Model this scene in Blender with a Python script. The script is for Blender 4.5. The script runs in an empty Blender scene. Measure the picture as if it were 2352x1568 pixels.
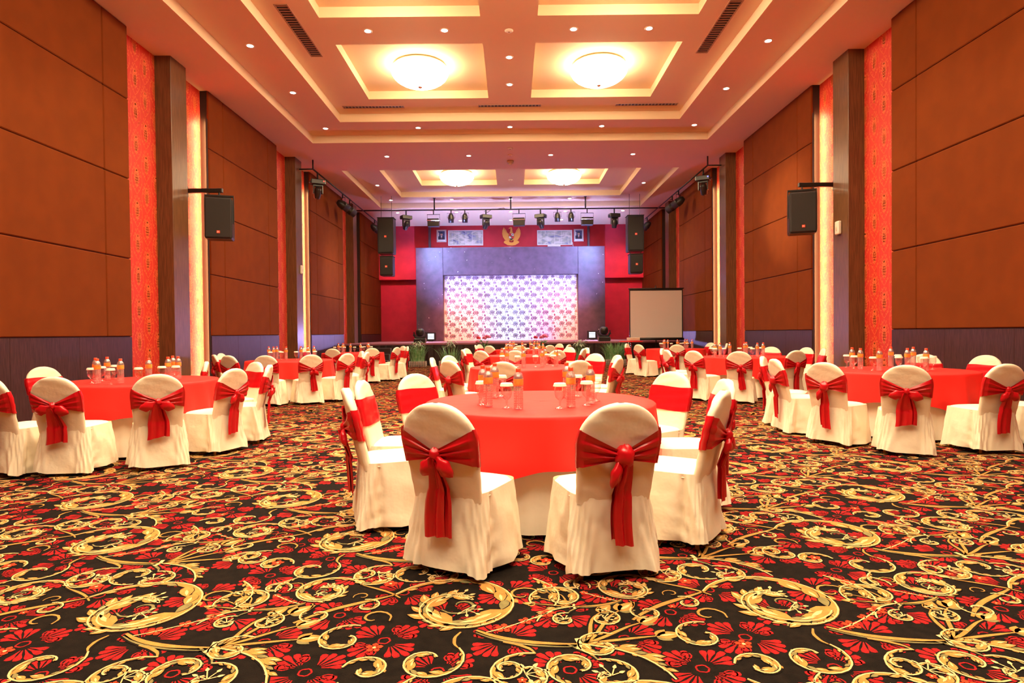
import bpy, bmesh, math, random
import numpy as np
from mathutils import Matrix, Vector
random.seed(7)
PI = math.pi
sc = bpy.context.scene
COL = sc.collection

# ------------------------------------------------------------------ camera
cam = bpy.data.cameras.new('camera')
cam.sensor_width = 36.0
cam.lens = 1400.0 / 2352.0 * 36.0
cam.clip_start = 0.05
cam.clip_end = 200
cam_ob = bpy.data.objects.new('camera', cam)
COL.objects.link(cam_ob)
cam_ob.matrix_world = (Matrix.Translation((0, 0, 1.29)) @ Matrix.Rotation(PI / 2 - 19.5 / 1400, 4, 'X')
                       @ Matrix.Rotation(-0.0097, 4, 'Z'))
sc.camera = cam_ob

# ------------------------------------------------------------------ world, exposure
world = bpy.data.worlds.new('world')
sc.world = world
world.use_nodes = True
world.node_tree.nodes['Background'].inputs[0].default_value = (1.0, 0.72, 0.5, 1)
world.node_tree.nodes['Background'].inputs[1].default_value = 0.0
sc.view_settings.view_transform = 'Standard'
sc.view_settings.look = 'None'
sc.view_settings.exposure = 0.18
sc.view_settings.gamma = 1.0
sc.view_settings.use_curve_mapping = False
sc.cycles.use_light_tree = False
sc.cycles.max_bounces = 6
sc.cycles.diffuse_bounces = 4
sc.cycles.glossy_bounces = 2
sc.cycles.transparent_max_bounces = 10
sc.cycles.caustics_reflective = False
sc.cycles.caustics_refractive = False

# light levels (the lamps of the hall)
WARM = (1.0, 0.82, 0.57)
BOWL_STRENGTH = 34.0
DOWNLIGHT_WATTS = 250.0
STRIP_STRENGTH = 115.0
STAGE = dict(blue=1300.0, pink=1500.0, amber=1100.0, wash=1300.0, panel=420.0, up=3600.0, side=800.0)

# ------------------------------------------------------------------ helpers: nodes and materials
def lin(h):
    h = h.lstrip('#')
    out = []
    for i in (0, 2, 4):
        c = int(h[i:i + 2], 16) / 255.0
        out.append(c / 12.92 if c <= 0.04045 else ((c + 0.055) / 1.055) ** 2.4)
    return tuple(out)

MATS = {}

def mat(name, color, rough=0.6, metal=0.0, spec=0.5, sheen=0.0, emit=None, estr=0.0, bump=0.0, bscale=40.0,
        vary=0.0, vscale=6.0, vstretch=(1, 1, 1), color2=None, coat=0.0):
    m = bpy.data.materials.new(name)
    m.use_nodes = True
    nt = m.node_tree
    b = nt.nodes['Principled BSDF']
    b.inputs['Base Color'].default_value = (*color, 1)
    b.inputs['Roughness'].default_value = rough
    b.inputs['Metallic'].default_value = metal
    b.inputs['Specular IOR Level'].default_value = spec
    if sheen:
        b.inputs['Sheen Weight'].default_value = sheen
    if coat:
        b.inputs['Coat Weight'].default_value = coat
        b.inputs['Coat Roughness'].default_value = 0.15
    if emit:
        b.inputs['Emission Color'].default_value = (*emit, 1)
        b.inputs['Emission Strength'].default_value = estr
    if bump or vary or color2:
        tc = nt.nodes.new('ShaderNodeTexCoord')
        mp = nt.nodes.new('ShaderNodeMapping')
        mp.inputs['Scale'].default_value = vstretch
        nt.links.new(tc.outputs['Object'], mp.inputs['Vector'])
    if vary or color2:
        n = nt.nodes.new('ShaderNodeTexNoise')
        n.inputs['Scale'].default_value = vscale
        n.inputs['Detail'].default_value = 2.5
        nt.links.new(mp.outputs[0], n.inputs['Vector'])
        r = nt.nodes.new('ShaderNodeValToRGB')
        c2 = color2 if color2 else tuple(min(1, c * (1 + vary)) for c in color)
        c1 = color if color2 else tuple(c * (1 - vary) for c in color)
        r.color_ramp.elements[0].position = 0.35
        r.color_ramp.elements[1].position = 0.65
        r.color_ramp.elements[0].color = (*c1, 1)
        r.color_ramp.elements[1].color = (*c2, 1)
        nt.links.new(n.outputs['Fac'], r.inputs['Fac'])
        nt.links.new(r.outputs['Color'], b.inputs['Base Color'])
    if bump:
        n2 = nt.nodes.new('ShaderNodeTexNoise')
        n2.inputs['Scale'].default_value = bscale
        n2.inputs['Detail'].default_value = 2
        nt.links.new(mp.outputs[0], n2.inputs['Vector'])
        bp = nt.nodes.new('ShaderNodeBump')
        bp.inputs['Strength'].default_value = bump
        bp.inputs['Distance'].default_value = 0.02
        nt.links.new(n2.outputs['Fac'], bp.inputs['Height'])
        nt.links.new(bp.outputs['Normal'], b.inputs['Normal'])
    MATS[name] = m
    return m

def clear_mat(name, tint, gloss=0.12, body=0.0, bodycol=(1, 1, 1), edge=0.5):
    """thin clear plastic / glass: see-through with mirror-like edges"""
    m = bpy.data.materials.new(name)
    m.use_nodes = True
    nt = m.node_tree
    nt.nodes.remove(nt.nodes['Principled BSDF'])
    out = nt.nodes['Material Output']
    tr = nt.nodes.new('ShaderNodeBsdfTransparent')
    tr.inputs['Color'].default_value = (*tint, 1)
    gl = nt.nodes.new('ShaderNodeBsdfGlossy')
    gl.inputs['Roughness'].default_value = 0.13
    lw = nt.nodes.new('ShaderNodeLayerWeight')
    lw.inputs['Blend'].default_value = 0.35
    mul = nt.nodes.new('ShaderNodeMath')
    mul.operation = 'MULTIPLY_ADD'
    mul.inputs[1].default_value = edge
    mul.inputs[2].default_value = gloss
    nt.links.new(lw.outputs['Facing'], mul.inputs[0])
    mx = nt.nodes.new('ShaderNodeMixShader')
    nt.links.new(mul.outputs[0], mx.inputs[0])
    nt.links.new(tr.outputs[0], mx.inputs[1])
    nt.links.new(gl.outputs[0], mx.inputs[2])
    last = mx
    if body:
        df = nt.nodes.new('ShaderNodeBsdfDiffuse')
        df.inputs['Color'].default_value = (*bodycol, 1)
        m2 = nt.nodes.new('ShaderNodeMixShader')
        m2.inputs[0].default_value = body
        nt.links.new(mx.outputs[0], m2.inputs[1])
        nt.links.new(df.outputs[0], m2.inputs[2])
        last = m2
    nt.links.new(last.outputs[0], out.inputs['Surface'])
    MATS[name] = m
    return m

def emit_mat(name, color, strength):
    m = bpy.data.materials.new(name)
    m.use_nodes = True
    nt = m.node_tree
    nt.nodes.remove(nt.nodes['Principled BSDF'])
    e = nt.nodes.new('ShaderNodeEmission')
    e.inputs[0].default_value = (*color, 1)
    e.inputs[1].default_value = strength
    nt.links.new(e.outputs[0], nt.nodes['Material Output'].inputs['Surface'])
    MATS[name] = m
    return m

M = MATS
mat('ceiling_paint', (0.74, 0.55, 0.35), 0.8, bump=0.02, bscale=30)
mat('wallpaper', (0.62, 0.035, 0.022), 0.55, bump=0.05, bscale=300)
mat('wallpaper_print', (0.78, 0.15, 0.045), 0.5)
mat('fabric_panel', (0.175, 0.036, 0.004), 0.9, spec=0.15, bump=0.25, bscale=500, vary=0.06, vscale=3.0)
mat('panel_back', (0.02, 0.01, 0.006), 0.6)
mat('wainscot', (0.050, 0.019, 0.021), 0.45, spec=0.35, vary=0.35, vscale=9, vstretch=(12, 12, 0.6), bump=0.03, bscale=60)
mat('column_laminate', (0.13, 0.062, 0.026), 0.33, vary=0.25, vscale=6, vstretch=(8, 8, 0.5))
mat('carpet_ground', (0.008, 0.0048, 0.003), 0.95, spec=0.1, bump=0.5, bscale=260, vary=0.3, vscale=20)
for n, c in (('red', (0.29, 0.010, 0.010)), ('gold', (0.43, 0.205, 0.048)), ('cream', (0.68, 0.44, 0.19)),
             ('green', (0.20, 0.16, 0.06)), ('orange', (0.60, 0.045, 0.015)), ('black', (0.008, 0.0048, 0.003))):
    mat('carpet_' + n, c, 0.95, spec=0.1, bump=0.5, bscale=260, vary=0.14, vscale=25)
mat('chair_cloth', (0.88, 0.77, 0.57), 0.62, spec=0.3, bump=0.22, bscale=16, vary=0.03, vscale=5)
mat('table_cloth_cream', (0.86, 0.76, 0.58), 0.7, spec=0.3, bump=0.2, bscale=10)
mat('table_cloth_red', (0.78, 0.022, 0.016), 0.6, spec=0.25, bump=0.18, bscale=8, vary=0.05, vscale=4)
mat('satin_red', (0.52, 0.004, 0.010), 0.30, spec=0.5, bump=0.15, bscale=12)
mat('wood_leg', (0.45, 0.22, 0.06), 0.4)
mat('black_metal', (0.018, 0.015, 0.013), 0.38, metal=0.3)
mat('black_grille', (0.020, 0.016, 0.013), 0.75, bump=0.4, bscale=400)
mat('black_plastic', (0.022, 0.019, 0.018), 0.32)
mat('badge_orange', (0.85, 0.07, 0.02), 0.4)
mat('badge_white', (0.9, 0.85, 0.8), 0.4)
mat('chrome', (0.8, 0.78, 0.75), 0.12, metal=1.0)
mat('lens_glass', (0.25, 0.25, 0.27), 0.05, metal=0.8)
mat('white_plastic', (0.80, 0.74, 0.62), 0.4)
mat('vent_metal', (0.36, 0.20, 0.11), 0.5)
mat('stage_red', (0.50, 0.020, 0.034), 0.75, vary=0.1, vscale=2, bump=0.05, bscale=30)
mat('deck_carpet', (0.35, 0.12, 0.16), 0.9, bump=0.3, bscale=200)
mat('skirt_brown', (0.032, 0.014, 0.014), 0.45, sheen=0.2, bump=0.2, bscale=15)
mat('frame_white', (0.85, 0.83, 0.82), 0.35)
mat('frame_silver', (0.6, 0.57, 0.58), 0.3, metal=0.5)
mat('print_paper', (0.85, 0.85, 0.87), 0.5)
mat('suit_navy', (0.015, 0.017, 0.05), 0.6)
mat('photo_blue', (0.05, 0.05, 0.16), 0.5)
mat('skin_print', (0.62, 0.36, 0.26), 0.6)
mat('tie_red', (0.5, 0.02, 0.04), 0.6)
mat('emblem_gold', (0.78, 0.36, 0.07), 0.42, metal=0.15, bump=0.3, bscale=30)
mat('emblem_red', (0.65, 0.02, 0.03), 0.5)
mat('emblem_white', (0.88, 0.86, 0.82), 0.5)
mat('emblem_black', (0.02, 0.02, 0.02), 0.5)
mat('backdrop_cloth', (0.88, 0.80, 0.82), 0.8, bump=0.05, bscale=60)
mat('backdrop_print', (0.30, 0.13, 0.23), 0.8)
mat('screen_white', (0.80, 0.76, 0.72), 0.8)
mat('projector_shell', (0.62, 0.55, 0.40), 0.5)
mat('log_bark', (0.42, 0.33, 0.27), 0.8, vary=0.4, vscale=20, bump=0.4, bscale=60)
mat('soil', (0.05, 0.03, 0.02), 0.9)
mat('grass_green', (0.16, 0.40, 0.13), 0.5, color2=(0.36, 0.58, 0.30), vscale=9)
mat('leaf_green', (0.09, 0.28, 0.07), 0.45, color2=(0.20, 0.42, 0.13), vscale=12)
mat('leaf_pale', (0.42, 0.50, 0.36), 0.5)
mat('petal_pink', (0.92, 0.22, 0.42), 0.5)
mat('petal_red', (0.75, 0.04, 0.08), 0.5)
mat('bottle_cap', (0.85, 0.07, 0.02), 0.35)
mat('bottle_label', (0.85, 0.16, 0.03), 0.4, color2=(0.88, 0.42, 0.06), vscale=22)
mat('paper_lid', (0.90, 0.82, 0.65), 0.7)
clear_mat('bottle_plastic', (0.97, 0.94, 0.93), gloss=0.20, body=0.09, bodycol=(0.95, 0.9, 0.9), edge=0.5)
clear_mat('goblet_glass', (0.98, 0.95, 0.94), gloss=0.10, body=0.02, edge=0.6)
emit_mat('bowl_glow', (1.0, 0.78, 0.47), BOWL_STRENGTH)
emit_mat('downlight_glow', (1.0, 0.88, 0.70), 40.0)
emit_mat('strip_glow', (1.0, 0.71, 0.33), STRIP_STRENGTH)
emit_mat('led_white', (0.85, 0.90, 1.0), 1.6)
emit_mat('lens_blue', (0.55, 0.65, 1.0), 12.0)
emit_mat('led_red', (1.0, 0.03, 0.02), 6.0)
emit_mat('led_blue', (0.1, 0.1, 1.0), 6.0)

def portal_material():
    m = mat('portal_laminate', (0.085, 0.050, 0.085), 0.42, vary=0.2, vscale=3)
    nt = m.node_tree
    b = nt.nodes['Principled BSDF']
    src = b.inputs['Base Color'].links[0].from_socket
    tc = nt.nodes.new('ShaderNodeTexCoord')
    n = nt.nodes.new('ShaderNodeTexNoise')
    n.inputs['Scale'].default_value = 9.0
    n.inputs['Detail'].default_value = 2
    nt.links.new(tc.outputs['Object'], n.inputs['Vector'])
    r = nt.nodes.new('ShaderNodeValToRGB')
    r.color_ramp.elements[0].position = 0.735
    r.color_ramp.elements[1].position = 0.75
    nt.links.new(n.outputs['Fac'], r.inputs['Fac'])
    mx = nt.nodes.new('ShaderNodeMixRGB')
    mx.inputs[2].default_value = (0.8, 0.75, 0.78, 1)
    nt.links.new(r.outputs['Color'], mx.inputs[0])
    nt.links.new(src, mx.inputs[1])
    nt.links.new(mx.outputs[0], b.inputs['Base Color'])
portal_material()

def mural_material(name, seed):
    m = mat(name, (0.5, 0.5, 0.6), 0.5)
    nt = m.node_tree
    b = nt.nodes['Principled BSDF']
    tc = nt.nodes.new('ShaderNodeTexCoord')
    mp = nt.nodes.new('ShaderNodeMapping')
    mp.inputs['Location'].default_value = (seed, seed, seed)
    mp.inputs['Scale'].default_value = (1.6, 1, 3.4)
    nt.links.new(tc.outputs['Object'], mp.inputs['Vector'])
    n = nt.nodes.new('ShaderNodeTexNoise')
    n.inputs['Scale'].default_value = 1.5
    n.inputs['Detail'].default_value = 6
    n.inputs['Distortion'].default_value = 0.8
    nt.links.new(mp.outputs[0], n.inputs['Vector'])
    r = nt.nodes.new('ShaderNodeValToRGB')
    els = r.color_ramp.elements
    els[0].position, els[0].color = 0.28, (0.10, 0.10, 0.20, 1)
    els[1].position, els[1].color = 0.72, (0.80, 0.78, 0.72, 1)
    for p, c in ((0.38, (0.30, 0.32, 0.50, 1)), (0.48, (0.44, 0.46, 0.38, 1)), (0.58, (0.66, 0.64, 0.62, 1))):
        e = els.new(p)
        e.color = c
    nt.links.new(n.outputs['Fac'], r.inputs['Fac'])
    nt.links.new(r.outputs['Color'], b.inputs['Base Color'])
mural_material('mural_a', 3.1)
mural_material('mural_b', 11.7)

# ------------------------------------------------------------------ helpers: meshes and objects
class MB:
    """collects vertices and faces, then becomes one mesh object"""
    def __init__(self):
        self.v, self.f, self.mi = [], [], []
        self.k = 0
        self.T = None
    def add(self, vs, fs):
        o = len(self.v)
        if self.T is not None:
            vs = [tuple(self.T @ Vector(p)) for p in vs]
        self.v += [tuple(p) for p in vs]
        self.f += [tuple(i + o for i in q) for q in fs]
        self.mi += [self.k] * len(fs)
        return self
    def box(self, x0, x1, y0, y1, z0, z1):
        vs = [(x, y, z) for x in (x0, x1) for y in (y0, y1) for z in (z0, z1)]
        return self.add(vs, [(0, 1, 3, 2), (4, 6, 7, 5), (0, 4, 5, 1), (2, 3, 7, 6), (0, 2, 6, 4), (1, 5, 7, 3)])
    def cbox(self, x0, x1, y0, y1, z0, z1, b=0.01):
        """box with chamfered edges"""
        b = min(b, (x1 - x0) * .45, (y1 - y0) * .45, (z1 - z0) * .45)
        vs, idx = [], {}
        X, Y, Z = (x0, x1), (y0, y1), (z0, z1)
        for i in (0, 1):
            for j in (0, 1):
                for k in (0, 1):
                    c = (X[i], Y[j], Z[k])
                    s = (1 if i == 0 else -1, 1 if j == 0 else -1, 1 if k == 0 else -1)
                    for a in range(3):
                        p = [c[q] + s[q] * b for q in range(3)]
                        p[a] = c[a]
                        idx[i, j, k, a] = len(vs)
                        vs.append(p)
        fs = []
        for a in range(3):
            o = [q for q in range(3) if q != a]
            for s in (0, 1):
                loop = []
                for (p, q) in ((0, 0), (1, 0), (1, 1), (0, 1)):
                    key = [0, 0, 0]
                    key[a] = s; key[o[0]] = p; key[o[1]] = q
                    loop.append(idx[key[0], key[1], key[2], a])
                fs.append(loop if (s == 1) == (a != 1) else loop[::-1])
        for a in range(3):
            o = [q for q in range(3) if q != a]
            for p in (0, 1):
                for q in (0, 1):
                    k0 = [0, 0, 0]; k1 = [0, 0, 0]
                    k0[a], k1[a] = 0, 1
                    for k in (k0, k1):
                        k[o[0]], k[o[1]] = p, q
                    k0, k1 = tuple(k0), tuple(k1)
                    fs.append((idx[(*k0, o[0])], idx[(*k1, o[0])], idx[(*k1, o[1])], idx[(*k0, o[1])]))
        for i in (0, 1):
            for j in (0, 1):
                for k in (0, 1):
                    fs.append((idx[i, j, k, 0], idx[i, j, k, 1], idx[i, j, k, 2]))
        return self.add(vs, fs)
    def tube(self, pts, r, n=8, caps=True):
        pts = [Vector(p) for p in pts]
        rs = r if isinstance(r, (list, tuple)) else [r] * len(pts)
        vs, fs = [], []
        up = Vector((0, 0, 1))
        for i, p in enumerate(pts):
            d = (pts[min(i + 1, len(pts) - 1)] - pts[max(i - 1, 0)]).normalized()
            a = d.cross(up)
            if a.length < 1e-3:
                a = d.cross(Vector((1, 0, 0)))
            a.normalize()
            b = d.cross(a).normalized()
            for k in range(n):
                t = 2 * PI * k / n
                vs.append(p + (a * math.cos(t) + b * math.sin(t)) * rs[i])
        for i in range(len(pts) - 1):
            for k in range(n):
                k2 = (k + 1) % n
                fs.append((i * n + k, i * n + k2, (i + 1) * n + k2, (i + 1) * n + k))
        if caps:
            fs.append(tuple(range(n))[::-1])
            fs.append(tuple(range((len(pts) - 1) * n, len(pts) * n)))
        return self.add(vs, fs)
    def lathe(self, prof, n=16, c=(0, 0, 0), sx=1.0, sy=1.0):
        vs, fs = [], []
        for (r, z) in prof:
            for k in range(n):
                t = 2 * PI * k / n
                vs.append((c[0] + r * sx * math.cos(t), c[1] + r * sy * math.sin(t), c[2] + z))
        for i in range(len(prof) - 1):
            for k in range(n):
                k2 = (k + 1) % n
                fs.append((i * n + k, i * n + k2, (i + 1) * n + k2, (i + 1) * n + k))
        if prof[0][0] > 1e-5:
            fs.append(tuple(range(n))[::-1])
        if prof[-1][0] > 1e-5:
            fs.append(tuple(range((len(prof) - 1) * n, len(prof) * n)))
        return self.add(vs, fs)
    def grid(self, fn, nu, nv, closed=False):
        vs, fs = [], []
        for j in range(nv + 1):
            for i in range(nu + (0 if closed else 1)):
                vs.append(fn(i / nu, j / nv))
        w = nu if closed else nu + 1
        for j in range(nv):
            for i in range(nu):
                i2 = (i + 1) % w
                fs.append((j * w + i, j * w + i2, (j + 1) * w + i2, (j + 1) * w + i))
        return self.add(vs, fs)
    def ellipsoid(self, c, r, n=14, m=8, rot=None, fn=None):
        def P(u, v):
            t, q = 2 * PI * u, PI * (v - 0.5)
            p = Vector((math.cos(t) * math.cos(q) * r[0], math.sin(t) * math.cos(q) * r[1], math.sin(q) * r[2]))
            if fn:
                p = p * fn(t, q)
            if rot is not None:
                p = rot @ p
            return p + Vector(c)
        return self.grid(P, n, m, closed=True)
    def prism(self, outline, y0, y1):
        """closed outline in x,z pushed along y"""
        n = len(outline)
        vs = [(x, y0, z) for x, z in outline] + [(x, y1, z) for x, z in outline]
        fs = [tuple(range(n)), tuple(range(2 * n - 1, n - 1, -1))]
        fs += [(i, i + n, (i + 1) % n + n, (i + 1) % n) for i in range(n)]
        return self.add(vs, fs)
    def mesh(self, name, mats, smooth=False):
        me = bpy.data.meshes.new(name)
        me.from_pydata(self.v, [], self.f)
        for m in (mats if isinstance(mats, (list, tuple)) else [mats]):
            me.materials.append(M[m])
        if isinstance(mats, (list, tuple)) and len(mats) > 1:
            me.polygons.foreach_set('material_index', self.mi)
        if smooth:
            me.polygons.foreach_set('use_smooth', [True] * len(me.polygons))
        me.update()
        return me
    def build(self, name, mats, parent=None, smooth=False, loc=None):
        return put(name, self.mesh(name, mats, smooth), parent, loc)

def put(name, me, parent=None, loc=None, rotz=0.0):
    o = bpy.data.objects.new(name, me)
    COL.objects.link(o)
    if parent:
        o.parent = parent
    if loc is not None:
        o.location = loc
    if rotz:
        o.rotation_euler = (0, 0, rotz)
    return o

def tag(o, label, cat, group=None):
    o['label'] = label
    o['category'] = cat
    if group:
        o['group'] = group
    return o

def thing(name, label, cat, loc=(0, 0, 0), rotz=0.0, group=None):
    o = bpy.data.objects.new(name, None)
    COL.objects.link(o)
    o.empty_display_size = 0.1
    o.location = loc
    o.rotation_euler = (0, 0, rotz)
    return tag(o, label, cat, group)

def structure(o, label=None, cat=None):
    o['kind'] = 'structure'
    if label:
        o['label'] = label
    if cat:
        o['category'] = cat
    return o

def stuff(o):
    o['kind'] = 'stuff'
    return o

CH = {}
def copy_tree(o, parent=None):
    c = o.copy()
    COL.objects.link(c)
    c.parent = parent
    for ch in CH.get(o, None) or list(o.children):
        copy_tree(ch, c)
    return c

def spot(name, loc, target, watts, color, size_deg, blend=0.6, radius=0.05):
    l = bpy.data.lights.new(name, 'SPOT')
    l.energy = watts
    l.color = color
    l.spot_size = math.radians(size_deg)
    l.spot_blend = blend
    l.shadow_soft_size = radius
    o = bpy.data.objects.new(name, l)
    COL.objects.link(o)
    o.location = loc
    d = Vector(target) - Vector(loc)
    o.rotation_euler = d.to_track_quat('-Z', 'Y').to_euler()
    return o

# flat inlay drawing (prints and woven patterns)
class Ink:
    def __init__(self):
        self.v, self.f, self.mi = [], [], []
    def poly(self, pts, z, k):
        o = len(self.v)
        self.v += [(p[0], p[1], z) for p in pts]
        self.f.append(tuple(range(o, o + len(pts))))
        self.mi.append(k)
    def ribbon(self, pts, wl, wr, z, k):
        o = len(self.v)
        n = len(pts)
        for i in range(n):
            a, b = pts[max(i - 1, 0)], pts[min(i + 1, n - 1)]
            dx, dy = b[0] - a[0], b[1] - a[1]
            L = math.hypot(dx, dy) or 1
            nx, ny = -dy / L, dx / L
            l = wl(i / (n - 1)) if callable(wl) else wl
            r = wr(i / (n - 1)) if callable(wr) else wr
            self.v.append((pts[i][0] + nx * l, pts[i][1] + ny * l, z))
            self.v.append((pts[i][0] - nx * r, pts[i][1] - ny * r, z))
        for i in range(n - 1):
            self.f.append((o + 2 * i + 1, o + 2 * i + 3, o + 2 * i + 2, o + 2 * i))
            self.mi.append(k)
    def ellipse(self, c, a, b, rot, z, k, n=10):
        cs, sn = math.cos(rot), math.sin(rot)
        self.poly([(c[0] + a * math.cos(t) * cs - b * math.sin(t) * sn, c[1] + a * math.cos(t) * sn + b * math.sin(t) * cs)
                   for t in (2 * PI * i / n for i in range(n))], z, k)
    def leaf(self, c, L, w, rot, z, k, n=6):
        cs, sn = math.cos(rot), math.sin(rot)
        up = [(L * i / n, w * math.sin(PI * (i / n) ** 0.8)) for i in range(n + 1)]
        pts = up + [(x, -y) for x, y in up[-2:0:-1]]
        self.poly([(c[0] + x * cs - y * sn, c[1] + x * sn + y * cs) for x, y in pts], z, k)
    def tiled(self, name, mats, offsets, parent, place=lambda v: v):
        """repeat the drawing at each offset into one mesh; place maps (n,3) drawing coords to scene coords"""
        V = np.array(self.v, dtype=np.float64)
        cnt = np.array([len(q) for q in self.f])
        loops = np.concatenate([np.array(q) for q in self.f])
        nv = len(V)
        allv = np.concatenate([V + np.array([ox, oy, 0.0]) for ox, oy in offsets])
        allv = place(allv)
        T = len(offsets)
        alll = (np.tile(loops, T) + np.repeat(np.arange(T) * nv, len(loops))).astype(np.int32)
        tot = np.tile(cnt, T).astype(np.int32)
        start = np.concatenate([[0], np.cumsum(tot)[:-1]]).astype(np.int32)
        me = bpy.data.meshes.new(name)
        me.vertices.add(len(allv))
        me.vertices.foreach_set('co', allv.astype(np.float32).ravel())
        me.loops.add(len(alll))
        me.loops.foreach_set('vertex_index', alll)
        me.polygons.add(len(tot))
        me.polygons.foreach_set('loop_start', start)
        me.polygons.foreach_set('loop_total', tot)
        for m in mats:
            me.materials.append(M[m])
        me.polygons.foreach_set('material_index', np.tile(np.array(self.mi, dtype=np.int32), T))
        me.update(calc_edges=True)
        me.validate()
        return put(name, me, parent)

def spiral(c, r0, r1, a0, a1, n, e=1.0):
    return [(c[0] + (r0 + (r1 - r0) * (i / n) ** e) * math.cos(a0 + (a1 - a0) * i / n),
             c[1] + (r0 + (r1 - r0) * (i / n) ** e) * math.sin(a0 + (a1 - a0) * i / n)) for i in range(n + 1)]

def bez(p0, p1, p2, p3, n=16):
    out = []
    for i in range(n + 1):
        t = i / n
        a, b, c, d = (1 - t) ** 3, 3 * t * (1 - t) ** 2, 3 * t * t * (1 - t), t ** 3
        out.append((a * p0[0] + b * p1[0] + c * p2[0] + d * p3[0], a * p0[1] + b * p1[1] + c * p2[1] + d * p3[1]))
    return out

# ================================================================== THE SETTING
WP = 6.85      # face of the fabric panels
WR = 7.05      # wallpaper in the recesses
WC = 6.73      # inner face of the columns
Z1, Z2, Z3, Z4 = 6.86, 7.08, 7.30, 7.50
Y0, YB = -8.0, 32.0
BAYS = [-1.43, 5.52, 12.47, 19.42, 26.37]           # column centres
HALF = 1.46                                  # half width of a wallpaper recess

# ------------------------------------------------------------------ ceiling with its stepped trays and coffers
def ceil_height(x, y):
    ax = abs(x)
    for (a0, a1, b0, b1, rows) in ((-5.5, 17.8, -4.4, 16.7, ((-3.3, -.36), (.70, 3.64), (4.72, 7.64), (8.70, 11.64), (12.73, 15.67))),
                                   (20.8, 27.0, 21.6, 25.9, ((22.5, 24.8),))):
        if ax < 5.74 and a0 < y < a1:
            if ax < 4.63 and b0 < y < b1:
                if 0.545 < ax < 3.6:
                    for r0, r1 in rows:
                        if r0 < y < r1:
                            return Z4
                return Z3
            return Z2
    return Z1

def build_ceiling():
    xs = sorted({s * v for s in (-1, 1) for v in (7.3, 5.74, 4.63, 3.6, 0.545)})
    ys = sorted([Y0 - .2, -5.5, 17.8, -4.4, 16.7, -3.3, -.36, .70, 3.64, 4.72, 7.64, 8.70, 11.64, 12.73, 15.67, 20.8, 27.0, 21.6, 25.9, 22.5, 24.8, YB + .3])
    b = MB()
    hh = {}
    for i in range(len(xs) - 1):
        for j in range(len(ys) - 1):
            z = hh[i, j] = ceil_height((xs[i] + xs[i + 1]) / 2, (ys[j] + ys[j + 1]) / 2)
            b.add([(xs[i], ys[j], z), (xs[i], ys[j + 1], z), (xs[i + 1], ys[j + 1], z), (xs[i + 1], ys[j], z)], [(0, 1, 2, 3)])
    for (i, j), z in hh.items():
        z2 = hh.get((i + 1, j))
        if z2 is not None and z2 != z:
            x = xs[i + 1]
            b.add([(x, ys[j], z), (x, ys[j + 1], z), (x, ys[j + 1], z2), (x, ys[j], z2)], [(0, 1, 2, 3)])
        z2 = hh.get((i, j + 1))
        if z2 is not None and z2 != z:
            y = ys[j + 1]
            b.add([(xs[i], y, z), (xs[i + 1], y, z), (xs[i + 1], y, z2), (xs[i], y, z2)], [(0, 1, 2, 3)])
    structure(b.build('ceiling', 'ceiling_paint'))
build_ceiling()

# ------------------------------------------------------------------ floor and woven carpet
floor = structure(MB().box(-7.2, 7.2, Y0 - .1, YB + .2, -0.2, 0.0).build('floor', 'carpet_ground'))

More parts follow.
